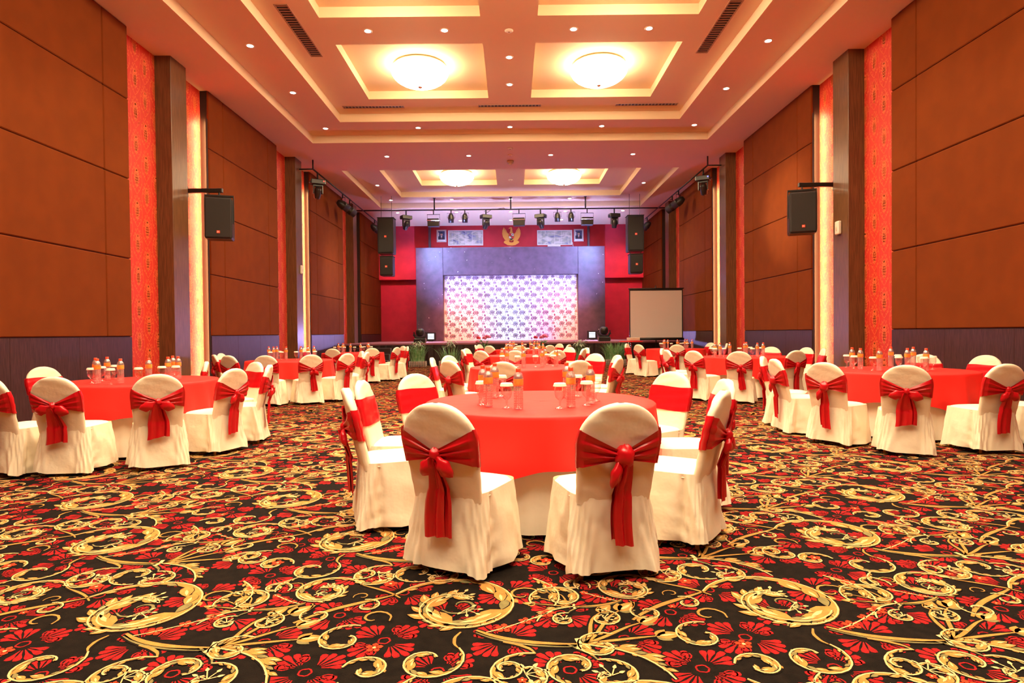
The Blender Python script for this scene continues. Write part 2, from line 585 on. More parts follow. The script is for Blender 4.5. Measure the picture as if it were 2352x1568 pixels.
def carpet_drawing(far):
    k = Ink()
    q_ = 0.34 if far else 0.6
    thin = lambda ps: [ps[round(i * (len(ps) - 1) / max(3, int(len(ps) * q_)))] for i in range(max(3, int(len(ps) * q_)) + 1)]
    RED, GOLD, CREAM, GREEN, ORANGE, BLACK = range(6)
    P, Q = 1.90, 2.36
    zr, zb, zg, zG, zo, zc = 0.0010, 0.0016, 0.0020, 0.0024, 0.0028, 0.0032
    # red medallions: four fans of petals around a ring, with curled tendrils
    nx, ny = 3, 8
    for i in range(nx):
        for j in range(ny):
            cx, cy = (i + 0.5 * (j % 2)) * P / nx + 0.1, j * Q / ny + 0.1
            ring = [(cx + .032 * math.cos(t), cy + .032 * math.sin(t)) for t in (2 * PI * q / 14 for q in range(15))]
            k.ribbon(thin(ring), .005, .005, zr, RED)
            for q in range(4):
                a = PI / 4 + q * PI / 2
                bx, by = cx + .05 * math.cos(a), cy + .05 * math.sin(a)
                for m in range(-2, 3):
                    b = a + m * 0.34
                    L = 0.165 - 0.016 * abs(m)
                    cs, sn = math.cos(b), math.sin(b)
                    pts = [(.03, -.002), (L * .55, -.008), (L * .8, -.019), (L * .96, -.016), (L, 0), (L * .96, .016), (L * .8, .019), (L * .55, .008), (.03, .002)]
                    if far:
                        pts = pts[::2]
                    k.poly([(bx + x * cs - y * sn, by + x * sn + y * cs) for x, y in pts], zr, RED)
                a2 = a + PI / 4
                for s in (() if far else ((1,) if (i + j + q) % 2 else (-1,))):
                    c = (cx + .125 * math.cos(a2) + s * .05 * math.cos(a2 + PI / 2), cy + .125 * math.sin(a2) + s * .05 * math.sin(a2 + PI / 2))
                    k.ribbon(spiral(c, .042, .008, a2 + PI - s * .6, a2 + PI + s * 6.5, 11), .0042, .0042, zr, RED)
    def stroke(pts, w, taper=True, col=GOLD, z=zG, rim=0.012):
        pts = thin(pts)
        f = (lambda t: w * (0.35 + 0.65 * math.sin(PI * min(1, t * .92 + .08)))) if taper else (lambda t: w)
        if not far:
            k.ribbon(pts, lambda t: f(t) + rim, lambda t: f(t) + rim, zb, BLACK)
        k.ribbon(pts, f, f, z, col)
    def acanthus(pts, w, side, lobes):
        """a leafy scroll: a ribbed vine with curling lobes swept forward along one side, grey-green beneath"""
        pts = thin(pts)
        n = len(pts)
        env = lambda t: w * max(0.16, math.sin(PI * min(1, 0.05 + t * 0.95)) ** 0.8)
        rib = lambda t: 0.21 * env(t)
        if not far:
            k.ribbon(pts, lambda t: rib(t) + .010, lambda t: rib(t) + .010, zb, BLACK)
        k.ribbon(pts, rib, rib, zG, GOLD)
        def off(f):
            out = []
            for i in range(n):
                a, b = pts[max(i - 1, 0)], pts[min(i + 1, n - 1)]
                dx, dy = b[0] - a[0], b[1] - a[1]
                q = math.hypot(dx, dy) or 1
                o = f(i / (n - 1))
                out.append((pts[i][0] - dy / q * o, pts[i][1] + dx / q * o))
            return out
        if far:
            for i in range(1, n - 1):
                t = i / (n - 1)
                a = math.atan2(pts[i + 1][1] - pts[i - 1][1], pts[i + 1][0] - pts[i - 1][0])
                k.leaf(pts[i], env(t) * 1.35, env(t) * .30, a + side * .55, zG, CREAM if i % 4 == 0 else GOLD, 2)
            return
        k.ribbon(off(lambda t: -side * rib(t) * .8), lambda t: .0045, lambda t: .0045, zc, CREAM)
        step = max(1, round(n / (lobes * 2.0)))
        zl = zG + .0001
        for j, i in enumerate(range(1, n - 2, step)):
            t = i / (n - 1)
            dx, dy = pts[i + 1][0] - pts[i - 1][0], pts[i + 1][1] - pts[i - 1][1]
            a = math.atan2(dy, dx)
            big = 1.0 if j % 3 == 0 else (.82 if j % 3 == 1 else .62)
            L = env(t) * 1.45 * big
            ba = a + side * (.62 - .12 * (j % 3))
            p = (pts[i][0] - side * math.sin(a) * rib(t) * .4, pts[i][1] + side * math.cos(a) * rib(t) * .4)
            zl += .00002
            k.leaf(p, L + .008, L * .24 + .005, ba, zl, BLACK, 4)
            zl += .00001
            if j % 3 == 2:
                k.leaf(p, L * 1.0, L * .22, ba, zl, GREEN, 4)
            else:
                k.leaf(p, L, L * .24, ba, zl, GOLD, 4)
                k.leaf((p[0] + L * .35 * math.cos(ba), p[1] + L * .35 * math.sin(ba)), L * .55, L * .06, ba, zc + .0004, CREAM, 3)
            if j % 4 == 1:
                k.leaf((pts[i][0] + side * math.sin(a) * rib(t) * .5, pts[i][1] - side * math.cos(a) * rib(t) * .5), env(t) * .42, env(t) * .15, a - side * .55, zg if j % 8 == 1 else zG, GREEN if j % 8 == 1 else GOLD, 4)
    def berries(c, rot, s=1.0):
        if far:
            return
        for d, L in ((0, .10), (.7, .085), (-.75, .08), (1.5, .06), (-1.5, .055)):
            a = rot + d
            e = (c[0] + L * s * math.cos(a), c[1] + L * s * math.sin(a))
            k.ribbon([c, e], .003, .003, zc, CREAM)
            k.leaf(e, .052 * s, .014 * s, a, zc, CREAM, 3)
    def blossom(c, s=1.0):
        for q in range(5):
            a = q * 2 * PI / 5 + .3
            k.ellipse((c[0] + .027 * s * math.cos(a), c[1] + .027 * s * math.sin(a)), .024 * s, .019 * s, a, zo, ORANGE, 4 if far else 6)
        k.ellipse(c, .011 * s, .011 * s, 0, zc, CREAM, 6)
    def tulip(p, rot, s=1.0):
        k.leaf(p, .16 * s, .042 * s, rot, zG, GOLD, 8)
        k.leaf((p[0] + .02 * s * math.cos(rot), p[1] + .02 * s * math.sin(rot)), .10 * s, .012 * s, rot, zc, CREAM)
        k.leaf(p, .10 * s, .03 * s, rot + .7, zG, GOLD)
        k.leaf(p, .10 * s, .03 * s, rot - .7, zg, GREEN)
    def sprig(cx, cy, flip, s):
        """one large scroll with its bouquet, berries and blossoms; flip mirrors it"""
        def m(p):
            return (cx + flip * p[0] * s, cy + p[1] * s)
        def mm(ps):
            return [m(p) for p in ps]
        # the great scroll
        sp = spiral((0, 0), .46, .12, 2.75, -5.6, 90, .85)
        lead = bez((-.98, -.22), (-.80, .0), (-.62, .05), sp[0], 14)
        stroke(mm(lead), .018 * s)
        acanthus(mm(sp), .19 * s, -flip, 9)
        acanthus(mm(sp[34:]), .10 * s, flip, 7)
        stroke(mm(spiral((.02, .0), .13, .03, 3.6, 9.2, 26)), .010 * s, col=GREEN, z=zg)
        berries(m((.0, .12)), 1.2, s * .9); berries(m((.06, -.06)), -.7, s * .8)
        # the stem and tied bouquet to the right of it
        stem = bez((.14, -.33), (.30, -.46), (.50, -.50), (.72, -.50), 16)
        stroke(mm(stem), .017 * s); stroke(mm([(p[0], p[1] - .03) for p in stem]), .008 * s, col=GREEN, z=zg)
        hub = (.72, -.50)
        k.ribbon(mm([(hub[0], hub[1] - .06), (hub[0] + .012, hub[1]), (hub[0], hub[1] + .06)]), .014 * s, .014 * s, zc, CREAM)
        for e, cv, big in (((1.02, -.10), .10, 1.1), ((1.12, -.26), .06, .9), ((1.18, -.42), .02, 1.0), ((.90, -.12), .12, .8)):
            pts = bez(hub, (hub[0] + .14, hub[1] + .02), (e[0] - .14, e[1] - cv), e, 14)
            stroke(mm(pts), .012 * s)
            r = math.atan2(e[1] - pts[-3][1], (e[0] - pts[-3][0]) * flip)
            tulip(m(e), r, s * big)
        tail = bez(hub, (.95, -.52), (1.12, -.62), (1.18, -.86), 20)
        acanthus(mm(tail), .085 * s, flip, 5)
        # secondary scrolls hanging under the stem
        for c, r0, a0, a1, w, sd in (((.42, -.80), .21, 1.3, 8.0, .075, 1), ((.86, -.82), .16, 1.9, -4.0, .070, -1), ((-.10, -.66), .20, .7, -5.6, .07, -1), ((-.62, -.42), .17, 1.2, 7.2, .065, 1), ((.66, .10), .20, 3.6, -2.6, .08, -1), ((-.35, .55), .18, 5.2, -1.0, .075, -1)):
            q = spiral(c, r0, r0 * .28, a0, a1, 44)
            acanthus(mm(q), w * s, sd * flip, 6)
        stroke(mm(bez((.30, -.47), (.40, -.50), (.46, -.54), (.48, -.60), 8)), .011 * s)
        stroke(mm(bez((.66, -.50), (.72, -.56), (.80, -.60), (.81, -.67), 8)), .010 * s, col=GREEN, z=zg)
        stroke(mm(bez((.05, -.35), (.0, -.42), (.02, -.50), (.05, -.53), 8)), .010 * s)
        berries(m((.42, -.80)), .3, s * .9); berries(m((.86, -.82)), 2.0, s * .8)
        # blossoms strung on a fine stalk
        st = bez((.20, -.36), (.34, -.30), (.46, -.20), (.60, -.10), 12)
        k.ribbon(mm(st), .004, .004, zc, CREAM)
        for t, q in ((3, .95), (7, .8), (11, .95)):
            blossom(m(st[t]), s * q * 1.15)
        for c in ((-.42, -.52), (.62, .30), (-.5, .35)):
            blossom(m(c), s)
        # a toothed palmette leaf
        pl = bez((.50, .42), (.62, .30), (.70, .16), (.62, -.02), 20)
        acanthus(mm(pl), .085 * s, -flip, 4)
        stroke(mm(spiral((.42, .16), .12, .03, .2, 5.6, 22)), .009 * s)
        stroke(mm(spiral((-.50, -.16), .11, .03, -.4, 5.0, 22)), .009 * s)
    sprig(0.45, 0.80, 1, 0.92)
    sprig(1.40, 1.98, 1, 0.92)
    sprig(1.52, 1.02, -1, 0.50)
    sprig(0.55, 2.20, -1, 0.50)
    for c, r, a0, a1 in (((.05, .30), .13, 0, 6), ((1.02, 1.30), .12, 3, -3), ((.28, 1.50), .14, 1, 7), ((1.70, .45), .12, 4, -2)):
        acanthus(spiral(c, r, r * .3, a0, a1, 36), .07, 1 if a1 > a0 else -1, 5)
    S = 0.80
    k.v = [(x * S, y * S, z) for x, y, z in k.v]
    return k, P * S, Q * S
def clip_floor(v):
    v[:, 0] = np.clip(v[:, 0], -7.04, 7.04)
    v[:, 1] = np.clip(v[:, 1], -1.5, 24.6)
    return v
for far, rows in ((False, range(0, 5)), (True, range(5, 14))):
    drawing, TP, TQ = carpet_drawing(far)
    offs = [(i * TP + 0.13 - 7.6, j * TQ - 0.6) for i in range(11) for j in rows]
    stuff(drawing.tiled('carpet_pattern', ['carpet_red', 'carpet_gold', 'carpet_cream', 'carpet_green', 'carpet_orange', 'carpet_black'],
                        offs, floor, clip_floor))

# ------------------------------------------------------------------ side walls
def damask_drawing():
    """one medallion with its curling frame, drawn about the origin: width .31, height .62 (half drop)"""
    k = Ink()
    z = 0.002
    for i in range(7):                       # the medallion, a stack of paired petals
        h = -.15 + i * .047
        w = .072 * math.sin(PI * (i + 1.4) / 9.2) + .012
        for s in (-1, 1):
            k.leaf((0, h), w * 1.5, .017, PI / 2 - s * (1.05 - .06 * i), z, 0, 5)
    k.ellipse((0, -.02), .038, .11, 0, z, 0, 12)
    k.leaf((0, .10), .12, .018, PI / 2, z, 0, 6)
    k.leaf((0, -.12), .07, .014, -PI / 2, z, 0, 5)
    for s in (-1, 1):
        k.ribbon([(s * x, y) for x, y in bez((0, -.30), (.06, -.24), (.155, -.17), (.155, -.02), 12)], .005, .005, z, 0)
        k.ribbon([(s * x, y) for x, y in bez((.155, -.02), (.155, .12), (.07, .17), (0, .30), 12)], .005, .005, z, 0)
        for c, r, a0, a1 in (((s * .085, .19), .032, 0, 5.2 * s), ((s * .10, -.17), .030, 3, 3 - 5.2 * s), ((s * .125, .06), .024, 2, 2 + 5 * s), ((s * .055, .255), .024, 1, 1 - 5 * s)):
            k.ribbon(spiral(c, r, r * .25, a0, a1, 12), .0055, .0055, z, 0)
        for c, a in (((s * .11, .12), .8), ((s * .07, -.235), 2.2), ((s * .13, -.08), -.6)):
            k.leaf(c, .045, .011, a if s > 0 else PI - a, z, 0, 4)
    return k
damask = damask_drawing()

panel_cache = {}
def side_wall(s, side):
    wall = structure(MB().box(*sorted((s * WR, s * (WR + .25))), Y0, YB, 0, Z1 + .02).build('wall_' + side, 'wallpaper'))
    # runs of fabric panels between the recesses
    runs = []
    edge = [Y0] + sum([[c - HALF, c + HALF] for c in BAYS], []) + [YB]
    runs = [(edge[i], edge[i + 1]) for i in range(0, len(edge), 2)]
    for (a, b) in runs:
        MB().box(*sorted((s * (WP + .035), s * WR)), a + .012, b - .012, 0.0, Z1 + .01).build('panel_backing', 'panel_back', wall)
        cols = [a, a + .68, b - .68, b] if b - a > 3.2 and a > Y0 else [a, b - .68, b]
        if b == YB:
            cols = [a, a + .68, a + 3.36, b]
        rows = [1.29, 2.69, 4.12, 5.55, Z1]
        for i in range(len(cols) - 1):
            for j in range(4):
                L, Hh = cols[i + 1] - cols[i], rows[j + 1] - rows[j]
                key = (round(L, 3), round(Hh, 3))
                if key not in panel_cache:
                    panel_cache[key] = MB().cbox(-.028, .028, .006, L - .006, .006, Hh - .006, .014).mesh('wall_panel', 'fabric_panel')
                put('wall_panel', panel_cache[key], wall, (s * (WP + .026), cols[i], rows[j]))
        y = a
        n = max(1, round((b - a) / 1.2))
        for i in range(n):                                  # wainscot boards
            L = (b - a) / n
            key = ('w', round(L, 3))
            if key not in panel_cache:
                panel_cache[key] = MB().cbox(-.022, .022, .0015, L - .0015, 0, 1.285, .003).mesh('wainscot_board', 'wainscot')
            put('wainscot_board', panel_cache[key], wall, (s * (WP + .03), a + i * L, 0))
    for c in BAYS:                                          # columns in the recesses
        MB().cbox(*sorted((s * WC, s * (WR + .02))), c - .29, c + .29, 0, Z1 + .01, .006).build('column', 'column_laminate', wall)
    offs = []
    for c in BAYS:
        for i in range(-5, 6):
            for j in range(0, 12):
                u, v = c + i * .31, .25 + j * .62 + (.31 if i % 2 else 0)
                if abs(u - c) < HALF + .1 and v < Z1 + .1:
                    offs.append((u, v))
    def place(v):
        u = v[:, 0].copy()
        for c in BAYS:
            near = np.abs(u - c) < 2.2
            u[near] = np.clip(u[near], c - HALF, c + HALF)
        w = np.clip(v[:, 1], 0.0, Z1)
        return np.stack([np.full_like(u, s * (WR - .0015)), u, w], axis=1)
    stuff(damask.tiled('damask_print', ['wallpaper_print'], offs, wall, place))
    return wall
wall_left = side_wall(-1, 'left')
wall_right = side_wall(1, 'right')

# wall behind the camera
structure(MB().box(-7.3, 7.3, Y0 - .2, Y0, 0, Z1 + .02).build('wall_front', 'fabric_panel'))

# stage wall: proud upper band over a recessed lower band
wall_back = structure(MB().box(-7.2, 7.2, YB, YB + .25, 0, Z1 + .02).build('wall_back', 'stage_red'))
MB().box(-WP, WP, 31.6, YB + .01, 4.10, Z1 + .01).build('upper_band', 'stage_red', wall_back)
for px in (-4.2, 4.0):
    MB().cbox(px - .06, px + .06, 31.5, 31.6, 5.4, Z1, .01).build('conduit', 'portal_laminate', wall_back)

# ------------------------------------------------------------------ stage
stage = thing('stage', 'raised stage with pink carpeted deck and dark pleated skirt', 'stage', (0, 24.6, 0))
MB().cbox(-6.72, 6.72, 0, 6.88, .84, .92, .012).build('deck', 'deck_carpet', stage)
def skirt_fn(u, v):
    x = -6.71 + u * 13.42
    y = .05 + .018 * math.sin(x * 21) + .010 * math.sin(x * 47 + 1) + .008 * math.sin(x * 9.3)
    return (x, y * (0.4 + .6 * (1 - v)) + .0, .85 * v + .005)
MB().grid(skirt_fn, 420, 5).build('skirt', 'skirt_brown', stage, smooth=True)
st = thing('stage_steps', 'dark wooden steps up to the left end of the stage', 'steps', (-5.6, 24.58, 0))
for i in range(3):
    MB().cbox(-.75, .75, -.9 + .3 * i, -.02, .0 + .23 * i, .04 + .23 * (i + 1), .01).build('step', 'skirt_brown', st)

portal = thing('stage_portal', 'dark laminate stage portal with chipped paint', 'portal', (0, 30, .92))
for nm, x0, x1, z0, z1 in (('pillar', -4.69, -3.36, 0, 4.6), ('pillar', 3.28, 4.60, 0, 4.6), ('header', -3.358, 3.278, 3.24, 4.6)):
    MB().cbox(x0, x1, 0, .5, z0, z1, .012).build(nm, 'portal_laminate', portal)

backdrop = thing('stage_backdrop', 'white backdrop cloth printed with roses in the stage portal', 'backdrop', (0, 30.44, .92))
MB().box(-3.36, 3.28, 0, .04, 0.002, 3.26).build('cloth', 'backdrop_cloth', backdrop)
def rose_drawing():
    k = Ink()
    def rose(c, s, wide, rot):
        for q in range(8):
            a = rot + q * 2 * PI / 8
            k.ellipse((c[0] + .075 * s * wide * math.cos(a), c[1] + .060 * s * math.sin(a)), .048 * s, .036 * s, a + .8, 0.0, 0, 9)
        k.ellipse(c, .08 * s * wide, .065 * s, 0, 0.0, 0, 14)
        for q in range(5):
            a = rot + .5 + q * 2 * PI / 5
            k.ribbon(spiral((c[0] + .035 * s * math.cos(a), c[1] + .03 * s * math.sin(a)), .034 * s, .028 * s, a - 1.2, a + 1.4, 7), .004 * s, .003 * s, -.002, 1)
        k.ribbon(spiral(c, .026 * s, .004, 0, 7, 12), .004 * s, .003 * s, -.002, 1)
        k.ribbon(spiral(c, .075 * s, .070 * s, .3, 5.6, 20), .004 * s, .003 * s, -.002, 1)
        for a in (-.4, -1.1, 3.6, 4.2, .2):
            k.leaf((c[0] + .095 * s * wide * math.cos(a), c[1] + .08 * s * math.sin(a)), .075 * s, .020 * s, a, 0.0, 0, 5)
    rose((.17, .36), 1.05, .9, .2)
    rose((.52, .34), 1.05, 1.2, .7)
    rose((.90, .38), .62, 1.0, 1.0)
    k.ellipse((.98, .20), .045, .062, .2, 0.0, 0, 10)
    for c, a in (((.86, .23), 2.2), ((.88, .19), 3.4), ((1.10, .30), .6), ((1.08, .36), 1.6), ((.20, .20), -.5), ((.30, .19), .2), ((.38, .2), -.4), ((.06, .46), 1.9)):
        k.leaf(c, .055, .016, a, 0.0, 0, 5)
    for pts in (bez((.20, .28), (.4, .1), (.7, .24), (.92, .10)), bez((.60, .44), (.75, .56), (.85, .5), (.90, .44)), bez((.0, .1), (.1, .2), (.3, .1), (.42, .22))):
        k.ribbon(pts, .003, .003, 0.0, 0)
    return k
roses = rose_drawing()
ro = []
for i in range(-4, 4):
    for j in range(0, 7):
        ro.append((i * 1.16, j * .58 - .1))
        ro.append((i * 1.16 + .58, j * .58 - .1 + .29))
def rose_place(v):
    return np.stack([np.clip(v[:, 0], -3.35, 3.27), -.002 + v[:, 2], np.clip(v[:, 1], .004, 3.25)], axis=1)
stuff(roses.tiled('rose_print', ['backdrop_print', 'backdrop_cloth'], ro, backdrop, rose_place))

# ================================================================== CHAIRS
def se(t, a, b, e):
    c, s = math.cos(t), math.sin(t)
    return (a * math.copysign(abs(c) ** (2 / e), c), b * math.copysign(abs(s) ** (2 / e), s))

def back_w(z):
    if z < .72:
        return .205 + .020 * (z - .40) / .32
    return .225 * max(0.0, 1 - ((z - .72) / .212) ** 2.25) ** 0.5
def back_y(z):
    return -.205 - .115 * (z - .42) / .5

def chair_back_mesh(seed):
    rows = [.40 + .32 * i / 10 for i in range(11)] + [.72 + .2115 * math.sin(PI / 2 * i / 12) for i in range(1, 13)]
    rows[-1] = .9315
    n = 28
    rnd = random.Random(seed)
    ph = [rnd.uniform(0, 6) for _ in range(4)]
    def P(u, v):
        z = rows[int(round(v * (len(rows) - 1)))]
        w = max(.004, back_w(z))
        t = .034 * min(1.0, (w / .12) ** .5)
        x, y = se(2 * PI * u, w, t, 3.2)
        y += .0025 * math.sin(x * 60 + ph[0] + z * 9) * (1 - abs(x) / .25) + .002 * math.sin(z * 70 + x * 20 + ph[1])
        return (x, back_y(z) + y, z)
    return MB().grid(P, n, len(rows) - 1, closed=True).mesh('back_cover', 'chair_cloth', True)

def chair_seat_mesh():
    def P(u, v):
        r = (1 - v)
        x, y = se(2 * PI * u, .222 * r, .232 * r, 5)
        z = .475 - .022 * r ** 6 - .012 * r ** 2
        if r > .93:
            z = .425
            x, y = se(2 * PI * u, .223, .233, 5)
        return (x, y + .005, z)
    return MB().grid(P, 40, 9, closed=True).mesh('seat_cover', 'chair_cloth', True)

def chair_skirt_mesh(seed):
    rnd = random.Random(seed)
    ph = [rnd.uniform(0, 6.28) for _ in range(8)]
    n, rows = 132, 16
    def P(u, v):
        d = v                                     # 0 at the seat, 1 at the hem
        t = 2 * PI * u
        a = .221 + .046 * d
        yb, yf = -.238 - .028 * d, .238 + .022 * d
        x, y = se(t, a, (yf - yb) / 2, 5.5)
        y += (yf + yb) / 2
        nx, ny = (math.cos(t), math.sin(t))
        # loose folds, deeper toward the hem
        k = .010 * d ** 1.4 * (math.sin(5 * t + ph[0]) + .7 * math.sin(9 * t + ph[1]) + .4 * math.sin(17 * t + ph[2]))
        k += .0035 * (math.sin(31 * t + 7 * d + ph[3]) + math.sin(23 * t - 9 * d + ph[4])) * min(1, d * 3)
        # the inverted pleat behind each side of the seat, opening downwards
        yy = -.135
        if abs(x) > .15:
            wd = .012 + .075 * d
            q = (y - yy) / wd
            k += -.045 * (d ** .6) * math.exp(-q * q * 2.2) + .022 * d ** .7 * math.exp(-(abs(q) - 1.25) ** 2 * 6)
            k += .006 * math.sin(d * 26 + y * 30 + ph[5]) * math.exp(-q * q) * d
        hem = .042 + .014 * math.sin(2 * t + ph[6]) + .006 * math.sin(7 * t + ph[7])
        z = .448 + (hem - .448) * d
        return (x + nx * k, y + ny * k, z)
    return MB().grid(P, n, rows, closed=True).mesh('skirt', 'chair_cloth', True)

ZB0, ZB1, ZK = .600, .800, .668
def sash_band_mesh():
    """the sash across the front of the backrest and round its edges"""
    def P(u, v):
        t = -.35 + u * (PI + .70)
        zz = ZB0 + (ZB1 - ZB0) * v
        w = back_w(zz) + .006
        x, y = se(t, w, .041, 3.2)
        y += .0022 * math.sin(v * 17 + x * 9) + .0015 * math.sin(x * 55 + v * 3)
        z = zz + .006 * math.sin(u * PI) * (v - .5) + .004 * math.sin(x * 14)
        return (x, back_y(zz) + y, z)
    return MB().grid(P, 34, 10).mesh('sash', 'satin_red', True)

def sash_wing_mesh(s, seed, drop=0.0, xk=0.0):
    rnd = random.Random(seed)
    p0 = rnd.uniform(0, 6)
    nf = rnd.choice((3, 4))
    def P(u, v):
        zt, zb = ZB1 + (ZK + .022 - ZB1) * u ** .95, ZB0 + (ZK - .028 - ZB0) * u ** .8
        z = zb + (zt - zb) * v - drop * u
        w = back_w(ZB0 + (ZB1 - ZB0) * v) + .006
        x = s * (w + (.012 - w) * u) + xk * u
        f = math.sin(2 * PI * nf * v + p0 + u * 1.2) + .4 * math.sin(2 * PI * (nf * 2 + 1) * v + p0)
        y = back_y(z) - .036 - .006 - .016 * math.sin(PI * u * .8) * (.4 + v * (1 - v) * 2.4) - .0085 * f * (.35 + .65 * u) - .02 * u * u
        if u < .08:
            y = back_y(z) - .022
        return (x, y, z)
    return MB().grid(P, 18, 26).mesh('sash_wing', 'satin_red', True)

def sash_knot_mesh(s=1.0, xk=0.0, dz=0.0):
    f = lambda t, q: 1 + .10 * math.sin(3 * t + 2 * q) + .07 * math.sin(7 * q + t)
    b = MB()
    b.ellipsoid((xk, back_y(ZK) - .072, ZK - .004 + dz), (.036 * s, .030 * s, .040 * s), 16, 10, fn=f)
    return b.mesh('sash_knot', 'satin_red', True)

def sash_loop_mesh(s, ang, L, wd, xk=0.0):
    """a soft bow loop: a folded, hollow-looking teardrop hanging from the knot"""
    b = MB()
    c, sn = math.cos(ang), math.sin(ang)
    def P(u, v):
        t = 2 * PI * u
        r = math.sin(PI * min(1, .06 + v * .94)) ** .75 * (.5 + .5 * v ** .6)
        a = L * v
        q = wd * r * math.cos(t) * (1 + .12 * math.sin(5 * v * PI + t))
        h = .024 * r * math.sin(t) * (1 + .3 * math.sin(3 * t + 4 * v)) + .010 * math.sin(t * 2) * r
        x = s * (a * c) + q * -sn * s
        z = a * sn + q * c
        return (xk + x, back_y(ZK) - .070 - h - .015 * math.sin(PI * v), ZK - .012 + z)
    b.grid(P, 18, 12, closed=True)
    return b.mesh('sash_loop', 'satin_red', True)

def sash_tail_mesh(x0, x1, w0, w1, zend, cut, yo, seed):
    rnd = random.Random(seed)
    p = [rnd.uniform(0, 6) for _ in range(3)]
    def P(u, v):
        z = ZK - .02 + (zend + cut * u - (ZK - .02)) * v
        w = w0 + (w1 - w0) * min(1, v * 1.8) ** .7
        xc = x0 + (x1 - x0) * v + .008 * math.sin(v * 5 + p[0])
        x = xc + (u - .5) * w
        base = min(back_y(max(z, .44)) - .036, -.262 if z < .46 else 0)
        y = base - .028 - yo - .030 * (1 - v) ** 2 - .012 * math.sin(u * PI * 3 + p[1] + v * 2) * (1 - .5 * v) - .006 * math.sin(u * 15 + p[2])
        return (x, y, z)
    return MB().grid(P, 14, 18).mesh('sash_tail', 'satin_red', True)

leg_mesh = MB().tube([(0, 0, 0), (0, 0, .36)], [.013, .019], 6).mesh('leg', 'wood_leg', True)
backs = [chair_back_mesh(s) for s in (1, 2)]
seat_me = chair_seat_mesh()
skirts = [chair_skirt_mesh(s) for s in (3, 4, 5)]
band_me = sash_band_mesh()
STYLES = [
    # wings, knot, loops, tails for four ways of tying the sash
    dict(w=[sash_wing_mesh(-1, 1), sash_wing_mesh(1, 2)], k=sash_knot_mesh(.9),
         l=[sash_loop_mesh(-1, -.95, .135, .045), sash_loop_mesh(1, -.75, .150, .050)],
         t=[sash_tail_mesh(-.01, -.02, .04, .125, .215, .012, .012, 1), sash_tail_mesh(.015, .035, .03, .085, .235, -.015, .0, 2)]),
    dict(w=[sash_wing_mesh(-1, 3), sash_wing_mesh(1, 4)], k=sash_knot_mesh(1.45, .012, -.004),
         l=[sash_loop_mesh(-1, -1.25, .165, .036, -.01)],
         t=[sash_tail_mesh(.01, .02, .05, .10, .20, -.012, .014, 3), sash_tail_mesh(-.005, -.01, .03, .08, .225, .01, 0, 4)]),
    dict(w=[sash_wing_mesh(-1, 5), sash_wing_mesh(1, 6)], k=sash_knot_mesh(.85),
         l=[sash_loop_mesh(-1, -.30, .165, .055), sash_loop_mesh(1, -.42, .155, .055)],
         t=[sash_tail_mesh(-.01, -.03, .05, .14, .30, .03, .012, 5), sash_tail_mesh(.02, .045, .04, .10, .34, -.02, .0, 6)]),
    dict(w=[sash_wing_mesh(-1, 7, .01, .03), sash_wing_mesh(1, 8, .01, .03)], k=sash_knot_mesh(1.05, .03, -.01),
         l=[sash_loop_mesh(1, -.9, .15, .045, .03), sash_loop_mesh(-1, -1.1, .12, .04, .03)],
         t=[sash_tail_mesh(.03, .055, .045, .11, .24, .02, .012, 9), sash_tail_mesh(.03, .03, .03, .09, .27, -.02, .0, 10)]),
]
def make_chair(i):
    S = STYLES[i]
    t = thing('banquet_chair', 'chair', 'chair')
    put('back_cover', backs[i % 2], t)
    put('seat_cover', seat_me, t)
    put('skirt', skirts[i % 3], t)
    sash = put('sash', band_me, t)
    sash['label'] = 'glossy red satin sash tied at the back'
    for w in S['w']:
        put('sash_wing', w, sash)
    put('sash_knot', S['k'], sash)
    for w in S['l']:
        put('sash_loop', w, sash)
    for w in S['t']:
        put('sash_tail', w, sash)
    for sx in (-1, 1):
        for sy in (-1, 1):
            put('leg', leg_mesh, t, (sx * .182, sy * .19 - .014, 0))
    return t
protos = [make_chair(i) for i in range(4)]
used = [False] * 4

